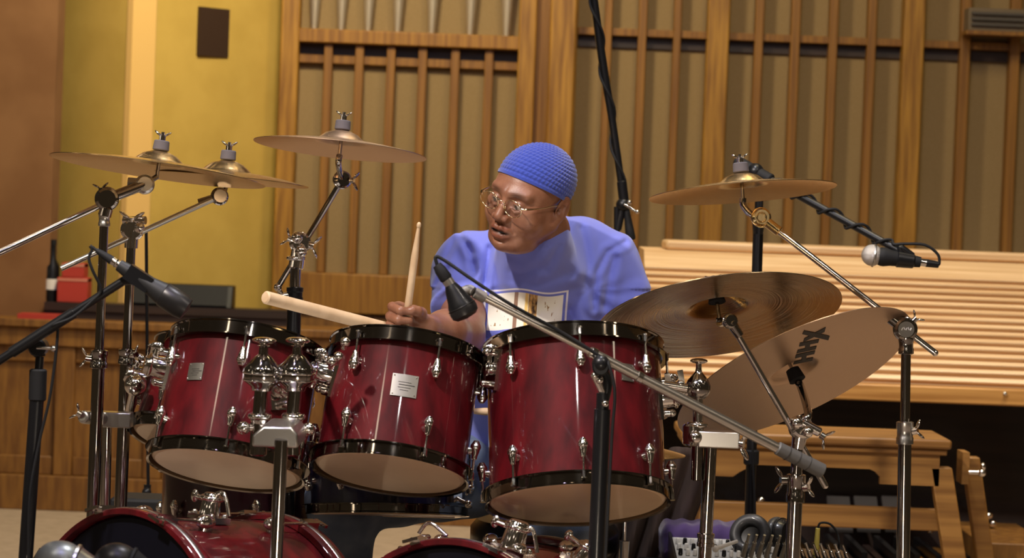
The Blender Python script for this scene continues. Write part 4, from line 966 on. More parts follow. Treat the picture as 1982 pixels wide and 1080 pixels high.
def mesh_obj(name, parts, m_, parent, colors=None, uv=None):
    vs, fs, k = [], [], 0
    for v, f in parts: vs.append(v); fs.append(f + k); k += len(v)
    v = np.concatenate(vs); f = np.concatenate(fs)
    off = np.array(parent.location); me = bpy.data.meshes.new(name)
    me.vertices.add(len(v)); me.vertices.foreach_set('co', (v - off).astype(np.float32).ravel())
    me.loops.add(f.size); me.loops.foreach_set('vertex_index', f.ravel().astype(np.int32))
    me.polygons.add(len(f)); me.polygons.foreach_set('loop_start', np.arange(0, f.size, 4, dtype=np.int32))
    me.update(calc_edges=True); me.validate()
    me.polygons.foreach_set('use_smooth', [True] * len(me.polygons))
    if colors is not None:
        at_ = me.color_attributes.new('tone', 'FLOAT_COLOR', 'POINT'); at_.data.foreach_set('color', colors(v).astype(np.float32).ravel())
    if uv is not None:
        a_ = me.attributes.new('print_uv', 'FLOAT_VECTOR', 'POINT'); a_.data.foreach_set('vector', uv(v, me).astype(np.float32).ravel())
    me.materials.append(m_); o = bpy.data.objects.new(name, me); COL.objects.link(o); o.parent = parent
    return o
def arr(p): return np.array(tuple(p), float)

# ---- key joints
HD = at(1024, 377, 5.90)                                  # head centre
yaw, pit = math.radians(-34), math.radians(20)
RH = Matrix.Rotation(math.radians(7), 3, 'Y') @ Matrix.Rotation(pit, 3, 'X') @ Matrix.Rotation(yaw, 3, 'Z')
HS = 0.95
nk = at(1052, 455, 6.07)                                  # neck root
RHn = np.array(RH)
def to_head(P): return (P - arr(HD)) @ RHn / HS            # world -> head frame
def from_head(P): return np.asarray(P) * HS @ RHn.T + arr(HD)
nkl = to_head(arr(at(1052, 510, 6.12))); nkm = to_head(arr(at(1052, 448, 6.01)))
def head_sdf(P):
    d = sd_ell(P, (0, .022, .030), (.077, .096, .072))
    d = smin(d, sd_ell(P, (0, -.028, .006), (.066, .063, .068)), .03)          # brow and mid face
    d = smin(d, sd_ell(P, (0, -.032, -.045), (.062, .056, .058)), .03)         # lower face
    X = np.abs(P[..., 0]); Q = P.copy(); Q[..., 0] = X
    d = smin(d, sd_cone(Q, (.056, .008, -.050), (.024, -.062, -.092), .028, .024), .022)   # jaw
    d = smin(d, sd_ell(Q, (.044, -.052, -.040), (.030, .031, .034)), .018)     # cheek
    d = smin(d, sd_ell(Q, (.040, -.062, -.014), (.024, .020, .013)), .012)     # cheek bone
    d = smin(d, sd_ell(P, (0, -.084, -.100), (.021, .017, .018)), .014)        # chin
    d = smin(d, sd_ell(P, (0, -.026, -.108), (.054, .056, .026)), .022)         # double chin
    d = smin(d, sd_ell(P, (0, -.080, -.066), (.034, .023, .026)), .014)        # muzzle
    d = smin(d, sd_cone(Q, (.006, -.088, .021), (.044, -.075, .023), .0080, .0075), .020)   # brow ridge
    d = smax(d, -sd_ell(Q, (.031, -.100, .004), (.019, .018, .012)), .012)     # sockets
    # nose
    ns = sd_path(P, [(0, -.088, .012), (0, -.100, -.008), (0, -.111, -.030)], [.0065, .0085, .0115], .004)
    ns = smin(ns, sd_ell(Q, (.014, -.100, -.035), (.0095, .012, .0090)), .006)
    d = smin(d, ns, .0075)
    d = smax(d, -sd_ell(Q, (.0085, -.104, -.0445), (.0050, .0065, .0045)), .003)
    # nasolabial fold
    d = smax(d, -sd_path(Q, [(.022, -.100, -.036), (.030, -.0955, -.050), (.035, -.088, -.066)], [.0020, .0028, .0015], .002), .007)
    # lips, slightly parted
    ul = sd_path(Q, [(0, -.1035, -.0595), (.007, -.1035, -.0580), (.017, -.0965, -.0630), (.026, -.0865, -.0700)], [.0054, .0062, .0054, .0024], .004)
    ll = sd_path(Q, [(0, -.0985, -.0800), (.010, -.0970, -.0795), (.019, -.0910, -.0765), (.026, -.0855, -.0715)], [.0082, .0080, .0058, .0024], .004)
    d = smin(d, ul, .0045); d = smin(d, ll, .0045)
    d = smax(d, -sd_path(Q, [(0, -.1060, -.0690), (.010, -.1030, -.0690), (.021, -.0930, -.0705)], [.0040, .0036, .0016], .002), .002)
    d = smax(d, -sd_ell(P, (0, -.098, -.0915), (.016, .005, .0035)), .006)
    # eyeballs' lids
    eb = sd_ell(Q, (.0310, -.0765, .0010), (.0158, .0142, .0128))
    d = smin(d, eb, .004)
    slit = sd_ell(Q, (.0315, -.0895, -.0028), (.0132, .0100, .0048))
    d = smax(d, -slit, .0012)
    bag = sd_path(Q, [(.018, -.0905, -.0105), (.030, -.0915, -.0145), (.042, -.0850, -.0110)], [.0022, .0030, .0020], .002); d = smin(d, bag, .005)
    # ears
    ca, sa = math.cos(.35), math.sin(.35)
    e = Q - np.array((.0765, .020, -.012), np.float32)
    ex = e[..., 0] * ca - e[..., 1] * sa; ey = e[..., 0] * sa + e[..., 1] * ca; ez = e[..., 2]
    E = np.stack([ex, ey - ez * .18, ez], -1)
    ear = sd_ell(E, (.006, .004, 0), (.0065, .0185, .0315))
    ear = smin(ear, sd_ell(E, (.005, .000, -.027), (.006, .011, .011)), .006)
    ear = smax(ear, -sd_ell(E, (.0125, .0025, .004), (.0052, .0120, .0215)), .0035)
    ear = smin(ear, sd_path(E, [(.008, -.003, .016), (.009, .010, .010), (.008, .009, -.010)], [.0022, .0028, .0022], .002), .003)
    ear = smax(ear, -sd_ell(E, (.008, -.006, -.003), (.006, .006, .008)), .003)
    d = smin(d, ear, .006)
    # neck
    d = smin(d, sd_cone(P, (0, .020, -.055), tuple(nkm), .057, .058), .022); d = smin(d, sd_cone(P, tuple(nkm), tuple(nkl), .058, .060), .02)
    # fine creases on the neck
    d = d + .0007 * np.sin(P[..., 2] * 420 + P[..., 1] * 60) * np.clip((-.085 - P[..., 2]) / .03, 0, 1) * np.clip((P[..., 1] + .03) / .04, 0, 1)
    return d
hv, hf = surf_nets(head_sdf, (-.105, -.130, -.235), (.105, .22, .135), .0020)
print('head verts', len(hv))
hvw = from_head(hv)

# ---- right arm and fist (left in the picture)
SR, ER, WR = at(905, 520, 6.20), at(893, 650, 5.99), at(824, 640, 5.80)
HC = at(786, 627, 5.735)                                   # grip centre, on the stick
zh = (at(812, 430, 5.70) - at(778, 645, 5.74)).normalized()
xh = (WR - HC); xh = (xh - zh * xh.dot(zh)).normalized(); yh = zh.cross(xh)
if yh.y < 0: yh = -yh
RHAND = np.array(Matrix((xh, yh, zh)).transposed())
def hand_sdf(P):
    d = sd_ell(P, (.036, .014, -.004), (.036, .019, .040))
    d = smin(d, sd_ell(P, (.014, .026, .0), (.018, .014, .040)), .010)
    d = smin(d, sd_ell(P, (.032, -.004, -.022), (.026, .017, .020)), .010)            # heel
    fz = (.0310, .0110, -.0090, -.0275); L = (1.0, 1.08, 1.0, .82)
    for z, l in zip(fz, L):
        a = (.006, .030, z); b = (-.024 * l, .026, z * 1.05 + .001); c = (-.031 * l, -.002, z * 1.02 + .001); e = (-.012 * l, -.0165, z + .002)
        fg = sd_path(P, [a, b, c, e], [.0108, .0098, .0090, .0078 if l > .9 else .0070], .0035)
        d = smin(d, fg, .0045)
        d = smin(d, sd_ell(P, (.004, .0335, z), (.009, .0085, .0085)), .005)                # knuckle
    th = sd_path(P, [(.044, .000, .012), (.024, -.0165, .026), (.004, -.0215, .0330), (-.0125, -.0195, .0365)], [.0165, .0128, .0108, .0088], .005)
    d = smin(d, th, .006)
    # crease lines between the finger segments
    for z in fz: d = d + .0006 * np.exp(-((P[..., 0] + .030) ** 2 + (P[..., 1] - .004) ** 2) / .00002) * np.exp(-((P[..., 2] - z) / .008) ** 2)
    return d
Wl = ((arr(WR) - arr(HC)) @ RHAND); El = ((arr(ER) - arr(HC)) @ RHAND); Sl = ((arr(SR) - arr(HC)) @ RHAND)
def arm_sdf(P):
    d = hand_sdf(P)
    w0 = (.052, .012, -.008); 
    mid = Wl * .45 + El * .55
    fa = sd_path(P, [w0, tuple(Wl * .8 + np.array(w0) * .2), tuple(mid + np.array((0, 0, .004))), tuple(El)], [.026, .029, .046, .047], .02)
    ua = sd_cone(P, tuple(El), tuple(El * .3 + Sl * .7), .047, .058)
    fa = smin(fa, ua, .03)
    return smin(d, fa, .012)
lo = np.minimum.reduce([np.array((-.05, -.05, -.06)), El - .07, El * .3 + Sl * .7 - .075]); hi = np.maximum.reduce([np.array((.06, .06, .06)), El + .07, El * .3 + Sl * .7 + .075])
av, af = surf_nets(arm_sdf, lo, hi, .0026)
print('arm verts', len(av))
avw = av @ RHAND.T + arr(HC)

# ---- left arm (hidden behind the ride cymbal) reaching to the stick at the snare
SL, EL, WL = at(1172, 520, 6.22), at(1235, 690, 6.16), at(1075, 760, 5.95)
def px3(px, py, Y): return tuple(at(px, py, Y))
handL = at(1040, 775, 5.93)
def larm_sdf(P):
    d = sd_path(P, [tuple(SL), tuple(EL), tuple(WL)], [.062, .048, .030], .02)
    d = smin(d, sd_ell(P, tuple(handL), (.040, .030, .032)), .02)
    for k in range(4):
        z = handL.z + .024 - k * .017
        d = smin(d, sd_path(P, [(handL.x - .02, handL.y + .03, z), (handL.x - .042, handL.y + .01, z), (handL.x - .036, handL.y - .02, z), (handL.x - .012, handL.y - .032, z)], [.0105, .010, .009, .008], .003), .004)
    d = smin(d, sd_path(P, [(handL.x + .02, handL.y - .01, handL.z + .01), (handL.x - .005, handL.y - .035, handL.z + .025), (handL.x - .028, handL.y - .035, handL.z + .03)], [.015, .012, .0095], .004), .006)
    return d
b_ = np.array([tuple(SL), tuple(EL), tuple(WL), tuple(handL)])
lv, lf = surf_nets(larm_sdf, b_.min(0) - .075, b_.max(0) + .075, .0045)

# ---- torso, legs
CH, BE, HP = at(1048, 590, 6.20), at(1030, 715, 6.14), at(1030, 850, 6.24)
KR, KL = at(668, 965, 5.98), at(1080, 1030, 5.86)
AR, AL = V(KR.x - .03, KR.y + .06, .09), V(KL.x + .02, KL.y + .05, .09)
PO = at(1060, 905, 6.24)
HPR, HPL = PO + V(-.10, -.02, 0), PO + V(.10, -.02, 0)
def torso_sdf(P, g=0.0):
    d = sd_ell(P, tuple(CH), (.185 + g, .125 + g, .165 + g)); d = smin(d, sd_ell(P, tuple(BE), (.160 + g, .145 + g, .175 + g)), .06)
    d = smin(d, sd_ell(P, tuple(HP), (.175 + g, .14 + g, .15 + g)), .06)
    nr = at(1050, 478, 6.15)
    for S_ in (SR, SL): d = smin(d, sd_cone(P, tuple(nr), tuple(S_), .062 + g, .060 + g), .05)
    d = smin(d, sd_ell(P, px3(1120, 492, 6.24), (.09 + g, .08 + g, .070 + g)), .04)
    return d
def legs_sdf(P, g=0.0):
    d = sd_ell(P, tuple(PO), (.175 + g, .15 + g, .12 + g))
    for h_, k_, a_ in ((HPR, KR, AR), (HPL, KL, AL)):
        d = smin(d, sd_path(P, [tuple(h_), tuple(k_), tuple(a_)], [.095 + g, .068 + g, .048 + g], .03), .03)
    return d
bb = np.array([tuple(p) for p in (SR, SL, HP, CH, BE)])
tv, tf = surf_nets(torso_sdf, bb.min(0) - .24, bb.max(0) + .20, .010)
lb = np.array([tuple(p) for p in (PO, KR, KL, AR, AL)])
gv, gf = surf_nets(legs_sdf, lb.min(0) - .17, lb.max(0) + .17, .012)

# ---- skin
def skin_cols(v):
    P = to_head(v); X = np.abs(P[:, 0]); base = np.array((1.0, 1.0, 1.0)); C = np.ones((len(v), 4)); C[:, :3] = base
    ish = (np.abs(P[:, 0]) < .1) & (P[:, 2] > -.13) & (np.abs(P[:, 1]) < .14)
    def blob(c, r, s=1.0): return ish * np.exp(-((((np.stack([X, P[:, 1], P[:, 2]], 1) - np.array(c)) / np.array(r)) ** 2).sum(1)) ** 1.0 * s)
    lip = np.clip(blob((.010, -.098, -.060), (.016, .02, .0075)) * 1.2, 0, 1); lip = np.maximum(lip, np.clip(blob((.008, -.094, -.080), (.018, .02, .0085)) * 1.2, 0, 1))
    for k, t in enumerate((.80, .55, .55)): C[:, k] *= 1 - lip * (1 - t)
    dk = np.clip(blob((.012, -.10, -.0695), (.014, .012, .0035)) * 1.5, 0, .9); C[:, :3] *= (1 - dk)[:, None]
    br = blob((.030, -.084, .0245), (.020, .035, .0065)); C[:, :3] *= (1 - .72 * br)[:, None]
    ey = blob((.0315, -.088, -.0025), (.0135, .02, .0050)); C[:, :3] *= (1 - .45 * ey)[:, None]
    st = blob((.020, -.088, -.060), (.030, .03, .012)) * (1 - lip); C[:, :3] *= (1 - .12 * st)[:, None]
    return C
def skin_mat():
    M = mat('brown skin', (.30, .13, .068), .42, sss=.06); nt = M.node_tree; b = nt.nodes['Principled BSDF']
    a = nt.nodes.new('ShaderNodeAttribute'); a.attribute_name = 'tone'
    tc = nt.nodes.new('ShaderNodeTexCoord'); n = nt.nodes.new('ShaderNodeTexNoise'); n.inputs['Scale'].default_value = 28; n.inputs['Detail'].default_value = 5
    nt.links.new(tc.outputs['Object'], n.inputs[0])
    r = nt.nodes.new('ShaderNodeValToRGB'); r.color_ramp.elements[0].position = .35; r.color_ramp.elements[1].position = .7
    r.color_ramp.elements[0].color = (.215, .085, .045, 1); r.color_ramp.elements[1].color = (.31, .14, .079, 1); nt.links.new(n.outputs[0], r.inputs[0])
    mx = nt.nodes.new('ShaderNodeMix'); mx.data_type = 'RGBA'; mx.blend_type = 'MULTIPLY'; mx.inputs[0].default_value = 1
    nt.links.new(r.outputs[0], mx.inputs[6]); nt.links.new(a.outputs['Color'], mx.inputs[7]); nt.links.new(mx.outputs[2], b.inputs['Base Color'])
    n2 = nt.nodes.new('ShaderNodeTexNoise'); n2.inputs['Scale'].default_value = 420; nt.links.new(tc.outputs['Object'], n2.inputs[0])
    bp = nt.nodes.new('ShaderNodeBump'); bp.inputs['Strength'].default_value = .25; bp.inputs['Distance'].default_value = .001
    nt.links.new(n2.outputs[0], bp.inputs['Height']); nt.links.new(bp.outputs[0], b.inputs['Normal'])
    return M
SKIN = skin_mat()
pr = thing('person', 'person in a blue T-shirt, blue crocheted cap and glasses playing the drums', 'person', (PO.x, PO.y, 0))
# body tucked slightly inside the clothes
body = mesh_obj('body', [(hvw, hf), (avw, af), (lv, lf), (tv, tf), (gv, gf)], SKIN, pr, colors=skin_cols)
# ---- eyes
for s in (-1, 1):
    c = V(*from_head((s * .0310, -.0766, .0002))); fw = V(*(RHn @ np.array((-.25, -1, -.38)))).normalized()
    e = MB().ball(c, .0128, fw, (1, 1, 1), 24, 16).build('eyeball', mat('eye white', (.42, .36, .30), .25), body)
    MB().ball(c + fw * .0105, .0062, fw, (1, 1, .45), 20, 8).build('iris', mat('dark brown iris', (.015, .008, .005), .1), e)
# ---- crocheted cap: parametric shell round the skull
CA = Matrix.Rotation(math.radians(-25), 3, 'X')            # cap pole leans back in the head frame
cc_ = V(0, .023, .031)
def cap_pt(th, ph, off):
    d = CA @ V(math.sin(th) * math.sin(ph), -math.sin(th) * math.cos(ph), math.cos(th))
    a = V(d.x / .0795, d.y / .100, d.z / .081); r = 1 / a.length
    return cc_ + d * (r + off)
nth, nph = 150, 420
mb = MB(); vs = []
rows_n = 15.0
for i in range(nth + 1):
    for j in range(nph):
        ph = 2 * PI * j / nph
        thm = 1.72 + .0 * math.cos(ph) + .16 * (1 - math.cos(ph)) / 2
        t = i / nth; th = max(.002, thm * t)
        rr = t * rows_n; row = int(rr); fr = rr - row
        rib = math.sin(PI * fr) ** .7
        nst = max(6, int(round(math.sin(max(.12, th)) * 58))); kn = .5 + .5 * math.cos(ph * nst + row * 2.1 + fr * 2.2)
        off = .0050 + .0024 * rib * (.45 + .55 * kn)
        if t > .955: off = .0078
        p = cap_pt(th, ph, off); vs.append(tuple(from_head(tuple(p))))
fs = [(i * nph + j, (i + 1) * nph + j, (i + 1) * nph + (j + 1) % nph, i * nph + (j + 1) % nph) for i in range(nth) for j in range(nph)]
# turned-in rim
k0 = len(vs)
for j in range(nph):
    ph = 2 * PI * j / nph; thm = 1.72 + .16 * (1 - math.cos(ph)) / 2; vs.append(tuple(from_head(tuple(cap_pt(thm + .012, ph, .001)))))
fs += [(nth * nph + j, k0 + j, k0 + (j + 1) % nph, nth * nph + (j + 1) % nph) for j in range(nph)]
CAPM = mat('royal blue wool', (.018, .038, .28), .9, col2=(.026, .054, .36), scale=(300, 300, 300), sheen=.4)
cap_o = mb.add(vs, fs).build('crocheted_cap', CAPM, pr, angle=80)
# ---- glasses
GM = mat('gold wire frame', (.85, .66, .42), .15, 1.0); GL = mat('spectacle lens', (1, 1, 1), .02, trans=1.0, alpha=.12)
gl = thing('g', '', '', (0, 0, 0)); bpy.data.objects.remove(gl)
def hp(x, y, z): return V(*from_head((x, y, z)))
mbf = MB()
nrmG = V(*(RHn @ np.array((0, -1, -.10)))).normalized(); upG = V(*(RHn @ np.array((0, -.10, 1)))).normalized()
cens = []
for s in (-1, 1):
    c = hp(s * .0335, -.1075, -.0015); cens.append(c)
    mbf.torus(c, nrmG, .0225, .0011, 48, 8, sc=(.86, 1.08), ref=upG)
    mbf.tube([hp(s * .0545, -.1070, .005), hp(s * .066, -.098, .006), hp(s * .076, -.060, .004), hp(s * .0795, .000, .000), hp(s * .0815, .022, -.004)], [.0022, .0026, .0013, .0011, .0014], 8)
mbf.tube([hp(-.0120, -.1090, .004), hp(-.005, -.1130, .009), hp(.005, -.1130, .009), hp(.0120, -.1090, .004)], .0011, 8)
for s in (-1, 1): mbf.ball(hp(s * .0105, -.1035, -.007), .004, sc=(.5, 1, 1))
go = mbf.build('glasses', GM, pr)
for c in cens: MB().lathe([(0, .0006), (.0222, -.0004), (.0222, -.0014), (0, -.0004)], c, nrmG, 40, ref=upG, sc=(.86, 1.08)).build('lens', GL, go)
# ---- T-shirt
NR = at(1034, 458, 6.01)
hemR0, hemR1 = SR, lerp(SR, ER, .66); hemL0, hemL1 = SL, lerp(SL, EL, .68)
def folds(P):
    x, y, z = P[..., 0], P[..., 1], P[..., 2]
    w = .0022 * np.sin(34 * x + 20 * z + 3 * np.sin(9 * z + 2)) + .0018 * np.sin(-28 * x + 38 * z + 2.5 * np.sin(11 * x))
    # pulls radiating from the armpits
    for S_, s in ((SR, 1), (SL, -1)):
        dx = (x - (S_.x + s * .035)); dz = (z - (S_.z - .045)); r = np.sqrt(dx * dx + dz * dz) + 1e-4; a = np.arctan2(dz, dx * s)
        w += .0026 * np.sin(a * 6.3 + r * 26 + 1.7 * np.sin(a * 2.1)) * np.exp(-((r - .10) / .07) ** 2) / (1 + np.exp((dz - .03) / .014))
    # hanging swags under the neck
    dx = x - NR.x; dz = z - (NR.z + .02); r = np.sqrt(dx * dx + dz * dz); w += .0028 * np.sin(r * 75) * np.exp(-((r - .15) / .055) ** 2) / (1 + np.exp((dz - .0) / .012))
    # belly creases
    w += .0035 * np.sin(60 * z + 14 * x) * np.exp(-((z - (BE.z + .0)) / .07) ** 2)
    return w
CREASE = []
for pp, am, wd in (([(890, 457), (913, 488)], .004, .006), ([(907, 477), (919, 524)], .005, .006), ([(947, 480), (941, 520), (936, 560)], .006, .006), ([(879, 466), (862, 500)], .003, .006),
                   ([(1212, 470), (1176, 488), (1154, 530), (1149, 596)], .0045, .0058), ([(1125, 443), (1134, 480), (1139, 522)], .004, .008), ([(1134, 540), (1146, 580)], .003, .008),
                   ([(1188, 498), (1170, 590)], .005, .008), ([(990, 522), (1010, 528), (1046, 514)], .003, .008), ([(1078, 474), (1056, 520)], .004, .008), ([(990, 540), (1040, 548), (1100, 528)], .003, .009),
                   ([(905, 640), (960, 655), (1010, 690)], .006, .010), ([(900, 672), (945, 690), (980, 740)], .006, .010), ([(1100, 600), (1120, 650)], .005, .009), ([(868, 520), (846, 552)], .004, .007)):
    CREASE.append(([(at(a_, b_, 6.12).x, at(a_, b_, 6.12).z) for a_, b_ in pp], am, wd))
def shirt_sdf(P):
    d = torso_sdf(P, .012)
    a = sd_cone(P, tuple(hemR0), tuple(hemR1), .074, .074); b = sd_cone(P, tuple(hemL0), tuple(hemL1), .078, .082)
    d = smin(d, sd_cone(P, tuple(NR), tuple(at(1045, 560, 6.13)), .080, .105), .03)
    # flared sleeve ends cut flat
    def cut(d_, p0, p1):
        n_ = arr(p1 - p0); n_ /= np.linalg.norm(n_); return smax(d_, (P - arr(p1)) @ n_, .003)
    d = smin(d, cut(a, hemR0, hemR1), .035); d = smin(d, cut(b, hemL0, hemL1), .035)
    d = d + folds(P)
    for pts_, am, wd in CREASE:
        dm = None
        for (ax0, az0), (bx0, bz0) in zip(pts_[:-1], pts_[1:]):
            ex, ez = bx0 - ax0, bz0 - az0; t = np.clip(((P[..., 0] - ax0) * ex + (P[..., 2] - az0) * ez) / (ex * ex + ez * ez), 0, 1)
            q = (P[..., 0] - ax0 - t * ex) ** 2 + (P[..., 2] - az0 - t * ez) ** 2; dm = q if dm is None else np.minimum(dm, q)
        r_ = np.sqrt(dm); d = d + am * np.exp(-(r_ / wd) ** 2) - am * .7 * np.exp(-((r_ - wd * 2.4) / (wd * 1.3)) ** 2)
    # neck opening with ribbed collar
    Q = P - arr(NR); nv = arr(NA); h = Q @ nv; rad = np.sqrt(np.maximum((Q * Q).sum(-1) - h * h, 0))
    d = smax(d, -np.maximum(np.maximum(rad - .098, -h), h - .12), .006)
    d = smax(d, -np.maximum(rad - .0665, -(h + .022)), .003)
    d = smin(d, np.sqrt((rad - .0735) ** 2 + (h * .5) ** 2) - .0078, .0015)
    d = smax(d, -(P[..., 2] - (PO.z - .02)), .004)
    return d
NA = (V(-.28, -.38, 1)).normalized()
b3 = np.array([tuple(p) for p in (SR, SL, HP, hemR1, hemL1, PO)])
sv, sf = surf_nets(shirt_sdf, b3.min(0) - .215, b3.max(0) + .22, .0042)
print('shirt verts', len(sv))
pc0, pc1 = at(940, 563, 6.05), at(1090, 640, 6.05)
def print_uv(v, me):
    n = np.empty(len(me.vertices) * 3, np.float32); me.vertices.foreach_get('normal', n); n = n.reshape(-1, 3)
    u = (v[:, 0] - pc0.x) / (pc1.x - pc0.x) - (v[:, 2] - pc1.z) * .2; w = (v[:, 2] - pc1.z) / (pc0.z - pc1.z) + .045 * np.sin(u * 9.0 + 1.0)
    out = np.stack([u, w, (n[:, 1] < -.05).astype(np.float32)], 1)
    return out
def shirt_mat():
    M = mat('blue jersey cotton', (.145, .170, .58), .9, sheen=.3); nt = M.node_tree; b = nt.nodes['Principled BSDF']
    N = lambda t: nt.nodes.new(t)
    def math_(op, a, b_=None, c=None):
        q = N('ShaderNodeMath'); q.operation = op
        for i, x in enumerate((a, b_, c)):
            if x is None: continue
            if isinstance(x, (int, float)): q.inputs[i].default_value = x
            else: nt.links.new(x, q.inputs[i])
        return q.outputs[0]
    a = N('ShaderNodeAttribute'); a.attribute_name = 'print_uv'; s = N('ShaderNodeSeparateXYZ'); nt.links.new(a.outputs['Vector'], s.inputs[0])
    U, Vv, Mk = s.outputs
    def inside(x, lo, hi): return math_('MULTIPLY', math_('GREATER_THAN', x, lo), math_('LESS_THAN', x, hi))
    def rect(u0, u1, v0, v1): return math_('MULTIPLY', math_('MULTIPLY', inside(U, u0, u1), inside(Vv, v0, v1)), Mk)
    base = (.145, .170, .58)
    def over(col, c2, fac):
        m = N('ShaderNodeMix'); m.data_type = 'RGBA'; nt.links.new(fac, m.inputs[0])
        if isinstance(col, tuple): m.inputs[6].default_value = (*col, 1)
        else: nt.links.new(col, m.inputs[6])
        if isinstance(c2, tuple): m.inputs[7].default_value = (*c2, 1)
        else: nt.links.new(c2, m.inputs[7])
        return m.outputs[2]
    tc = N('ShaderNodeTexCoord'); n0 = N('ShaderNodeTexNoise'); n0.inputs['Scale'].default_value = 9; nt.links.new(tc.outputs['Object'], n0.inputs[0])
    c = over(base, (.175, .205, .64), n0.outputs[0])
    c = over(c, (.80, .78, .86), rect(-.03, 1.03, -.3, 1.08)); c = over(c, base, rect(-.005, 1.005, -.3, 1.03))
    c = over(c, (.86, .82, .72), rect(.03, .97, -.02, .97))
    # brown streaks between the pale panels
    no = N('ShaderNodeTexNoise'); no.inputs['Scale'].default_value = 1; no.inputs['Detail'].default_value = 4
    mp = N('ShaderNodeMapping'); mp.inputs['Scale'].default_value = (26, 5, 1); nt.links.new(a.outputs['Vector'], mp.inputs[0]); nt.links.new(mp.outputs[0], no.inputs[0])
    ramp = N('ShaderNodeValToRGB'); ramp.color_ramp.elements[0].position = .38; ramp.color_ramp.elements[1].position = .62
    ramp.color_ramp.elements[0].color = (.05, .022, .012, 1); ramp.color_ramp.elements[1].color = (.62, .36, .12, 1); nt.links.new(no.outputs[0], ramp.inputs[0])
    c = over(c, ramp.outputs[0], rect(.535, .645, -.02, .97)); c = over(c, (.30, .17, .11), rect(.352, .40, -.02, .97)); c = over(c, (.80, .55, .18), rect(.49, .53, -.02, .97))
    st = math_('MULTIPLY', math_('GREATER_THAN', no.outputs[0], .63), math_('ADD', rect(.72, .88, .1, .85), rect(.08, .3, .1, .7)))
    c = over(c, (.35, .22, .10), st)
    nt.links.new(c, b.inputs['Base Color'])
    n2 = N('ShaderNodeTexNoise'); n2.inputs['Scale'].default_value = 500; nt.links.new(tc.outputs['Object'], n2.inputs[0])
    bp = N('ShaderNodeBump'); bp.inputs['Strength'].default_value = .15; bp.inputs['Distance'].default_value = .001; nt.links.new(n2.outputs[0], bp.inputs['Height']); nt.links.new(bp.outputs[0], b.inputs['Normal'])
    return M
mesh_obj('t_shirt', [(sv, sf)], shirt_mat(), pr, uv=print_uv)
# ---- jeans and shoes
def jeans_sdf(P):
    d = legs_sdf(P, .012); x, y, z = P[..., 0], P[..., 1], P[..., 2]
    d = d + .003 * np.sin(45 * z + 20 * x + 3 * np.sin(12 * x)) + .002 * np.sin(70 * x + 30 * z)
    return smax(smax(d, z - (PO.z + .10), .004), -(z - .06), .004)
jv, jf = surf_nets(jeans_sdf, lb.min(0) - .18, lb.max(0) + .18, .008)
DENIM = mat('blue denim', (.11, .155, .25), .9, col2=(.22, .28, .38), scale=(14, 14, 14), bump=.4, bscale=(500, 500, 500))
mesh_obj('jeans', [(jv, jf)], DENIM, pr)
for a_ in (AR, AL):
    def shoe(P, a_=a_):
        d = sd_path(P, [(a_.x, a_.y + .03, .05), (a_.x, a_.y - .08, .04), (a_.x, a_.y - .17, .032)], [.048, .044, .036], .02); d = smin(d, sd_cone(P, (a_.x, a_.y, .12), (a_.x, a_.y, .05), .05, .05), .02)
        return smax(d, -(P[..., 2] - .004), .004)
    v_, f_ = surf_nets(shoe, (a_.x - .08, a_.y - .25, -.01), (a_.x + .08, a_.y + .12, .2), .006); mesh_obj('shoe', [(v_, f_)], RUBBER, pr)
# ---- sticks
def stick(name, label, p0, p1, r, tipend=True, grp=None):
    p0 = Vector(p0); p1 = Vector(p1); L = (p1 - p0).length; d = (p1 - p0).normalized()
    t = thing(name, label, 'drumstick', p0)
    MB().lathe([(0, 0), (r * .8, .001), (r, .004), (r, L * .7), (r * .45, L - .014)] + ([(r * .42, L - .012)] if tipend else [(0, L - .012)]), p0, d, 20).build('shaft', STICKM, t)
    if tipend: MB().ball(p0 + d * (L - .007), r * .62, d, (1, 1, 1.5), 16, 10).build('bead_tip', STICKM, t)
    return t
pS = at(779, 640, 5.738) ; 
stick('drumstick', 'upright drumstick gripped in the fist above the middle tom', HC - zh * .030, at(811.5, 430, 5.66), .0078)
qa, qb = at(512, 575, 5.50), at(858, 664, 5.86)
stick('drumstick', 'thick drumstick lying nearly level from the fist to the left', qa, qb, .0135, tipend=False)
stick('drumstick', 'drumstick just showing between the middle and largest toms', at(1075, 800, 5.93), at(880, 795, 5.93), .0085)
# ---- drum throne
t = thing('drum_throne', 'round black drum stool under the seated drummer', 'stool', (PO.x, PO.y + .03, 0))
zt = PO.z - .115
MB().lathe([(0, zt - .09), (.16, zt - .09), (.175, zt - .07), (.175, zt - .03), (.16, zt - .012), (0, zt - .008)], (PO.x, PO.y + .03, 0), (0, 0, 1), 40).build('seat', BLACK, t)
MB().cyl((PO.x, PO.y + .03, .02), (PO.x, PO.y + .03, zt - .09), .016).build('post', CHROME_D, t); tripod(t, PO.x, PO.y + .03, .28, .26)

# ================================================================== SMALL THINGS LOW ON THE RIGHT
Y = 6.2
# side table carrying mixer and headphones
c = at(1445, 1090, Y); zt = at(1400, 1082, Y).z - .03
tb = thing('equipment_table', 'low black table under the mixer and headphones', 'table', (c.x, Y, 0))
bx(c.x - .24, c.x + .28, Y - .16, Y + .22, zt - .02, zt).build('table_top', BLACK, tb, bevel=.004)
for i in (-1, 1):
    for j in (-1, 1): MB().cyl((c.x + .02 + i * .22, Y + .03 + j * .15, 0), (c.x + .02 + i * .22, Y + .03 + j * .15, zt - .02), .012).build('leg', BLACK, tb)
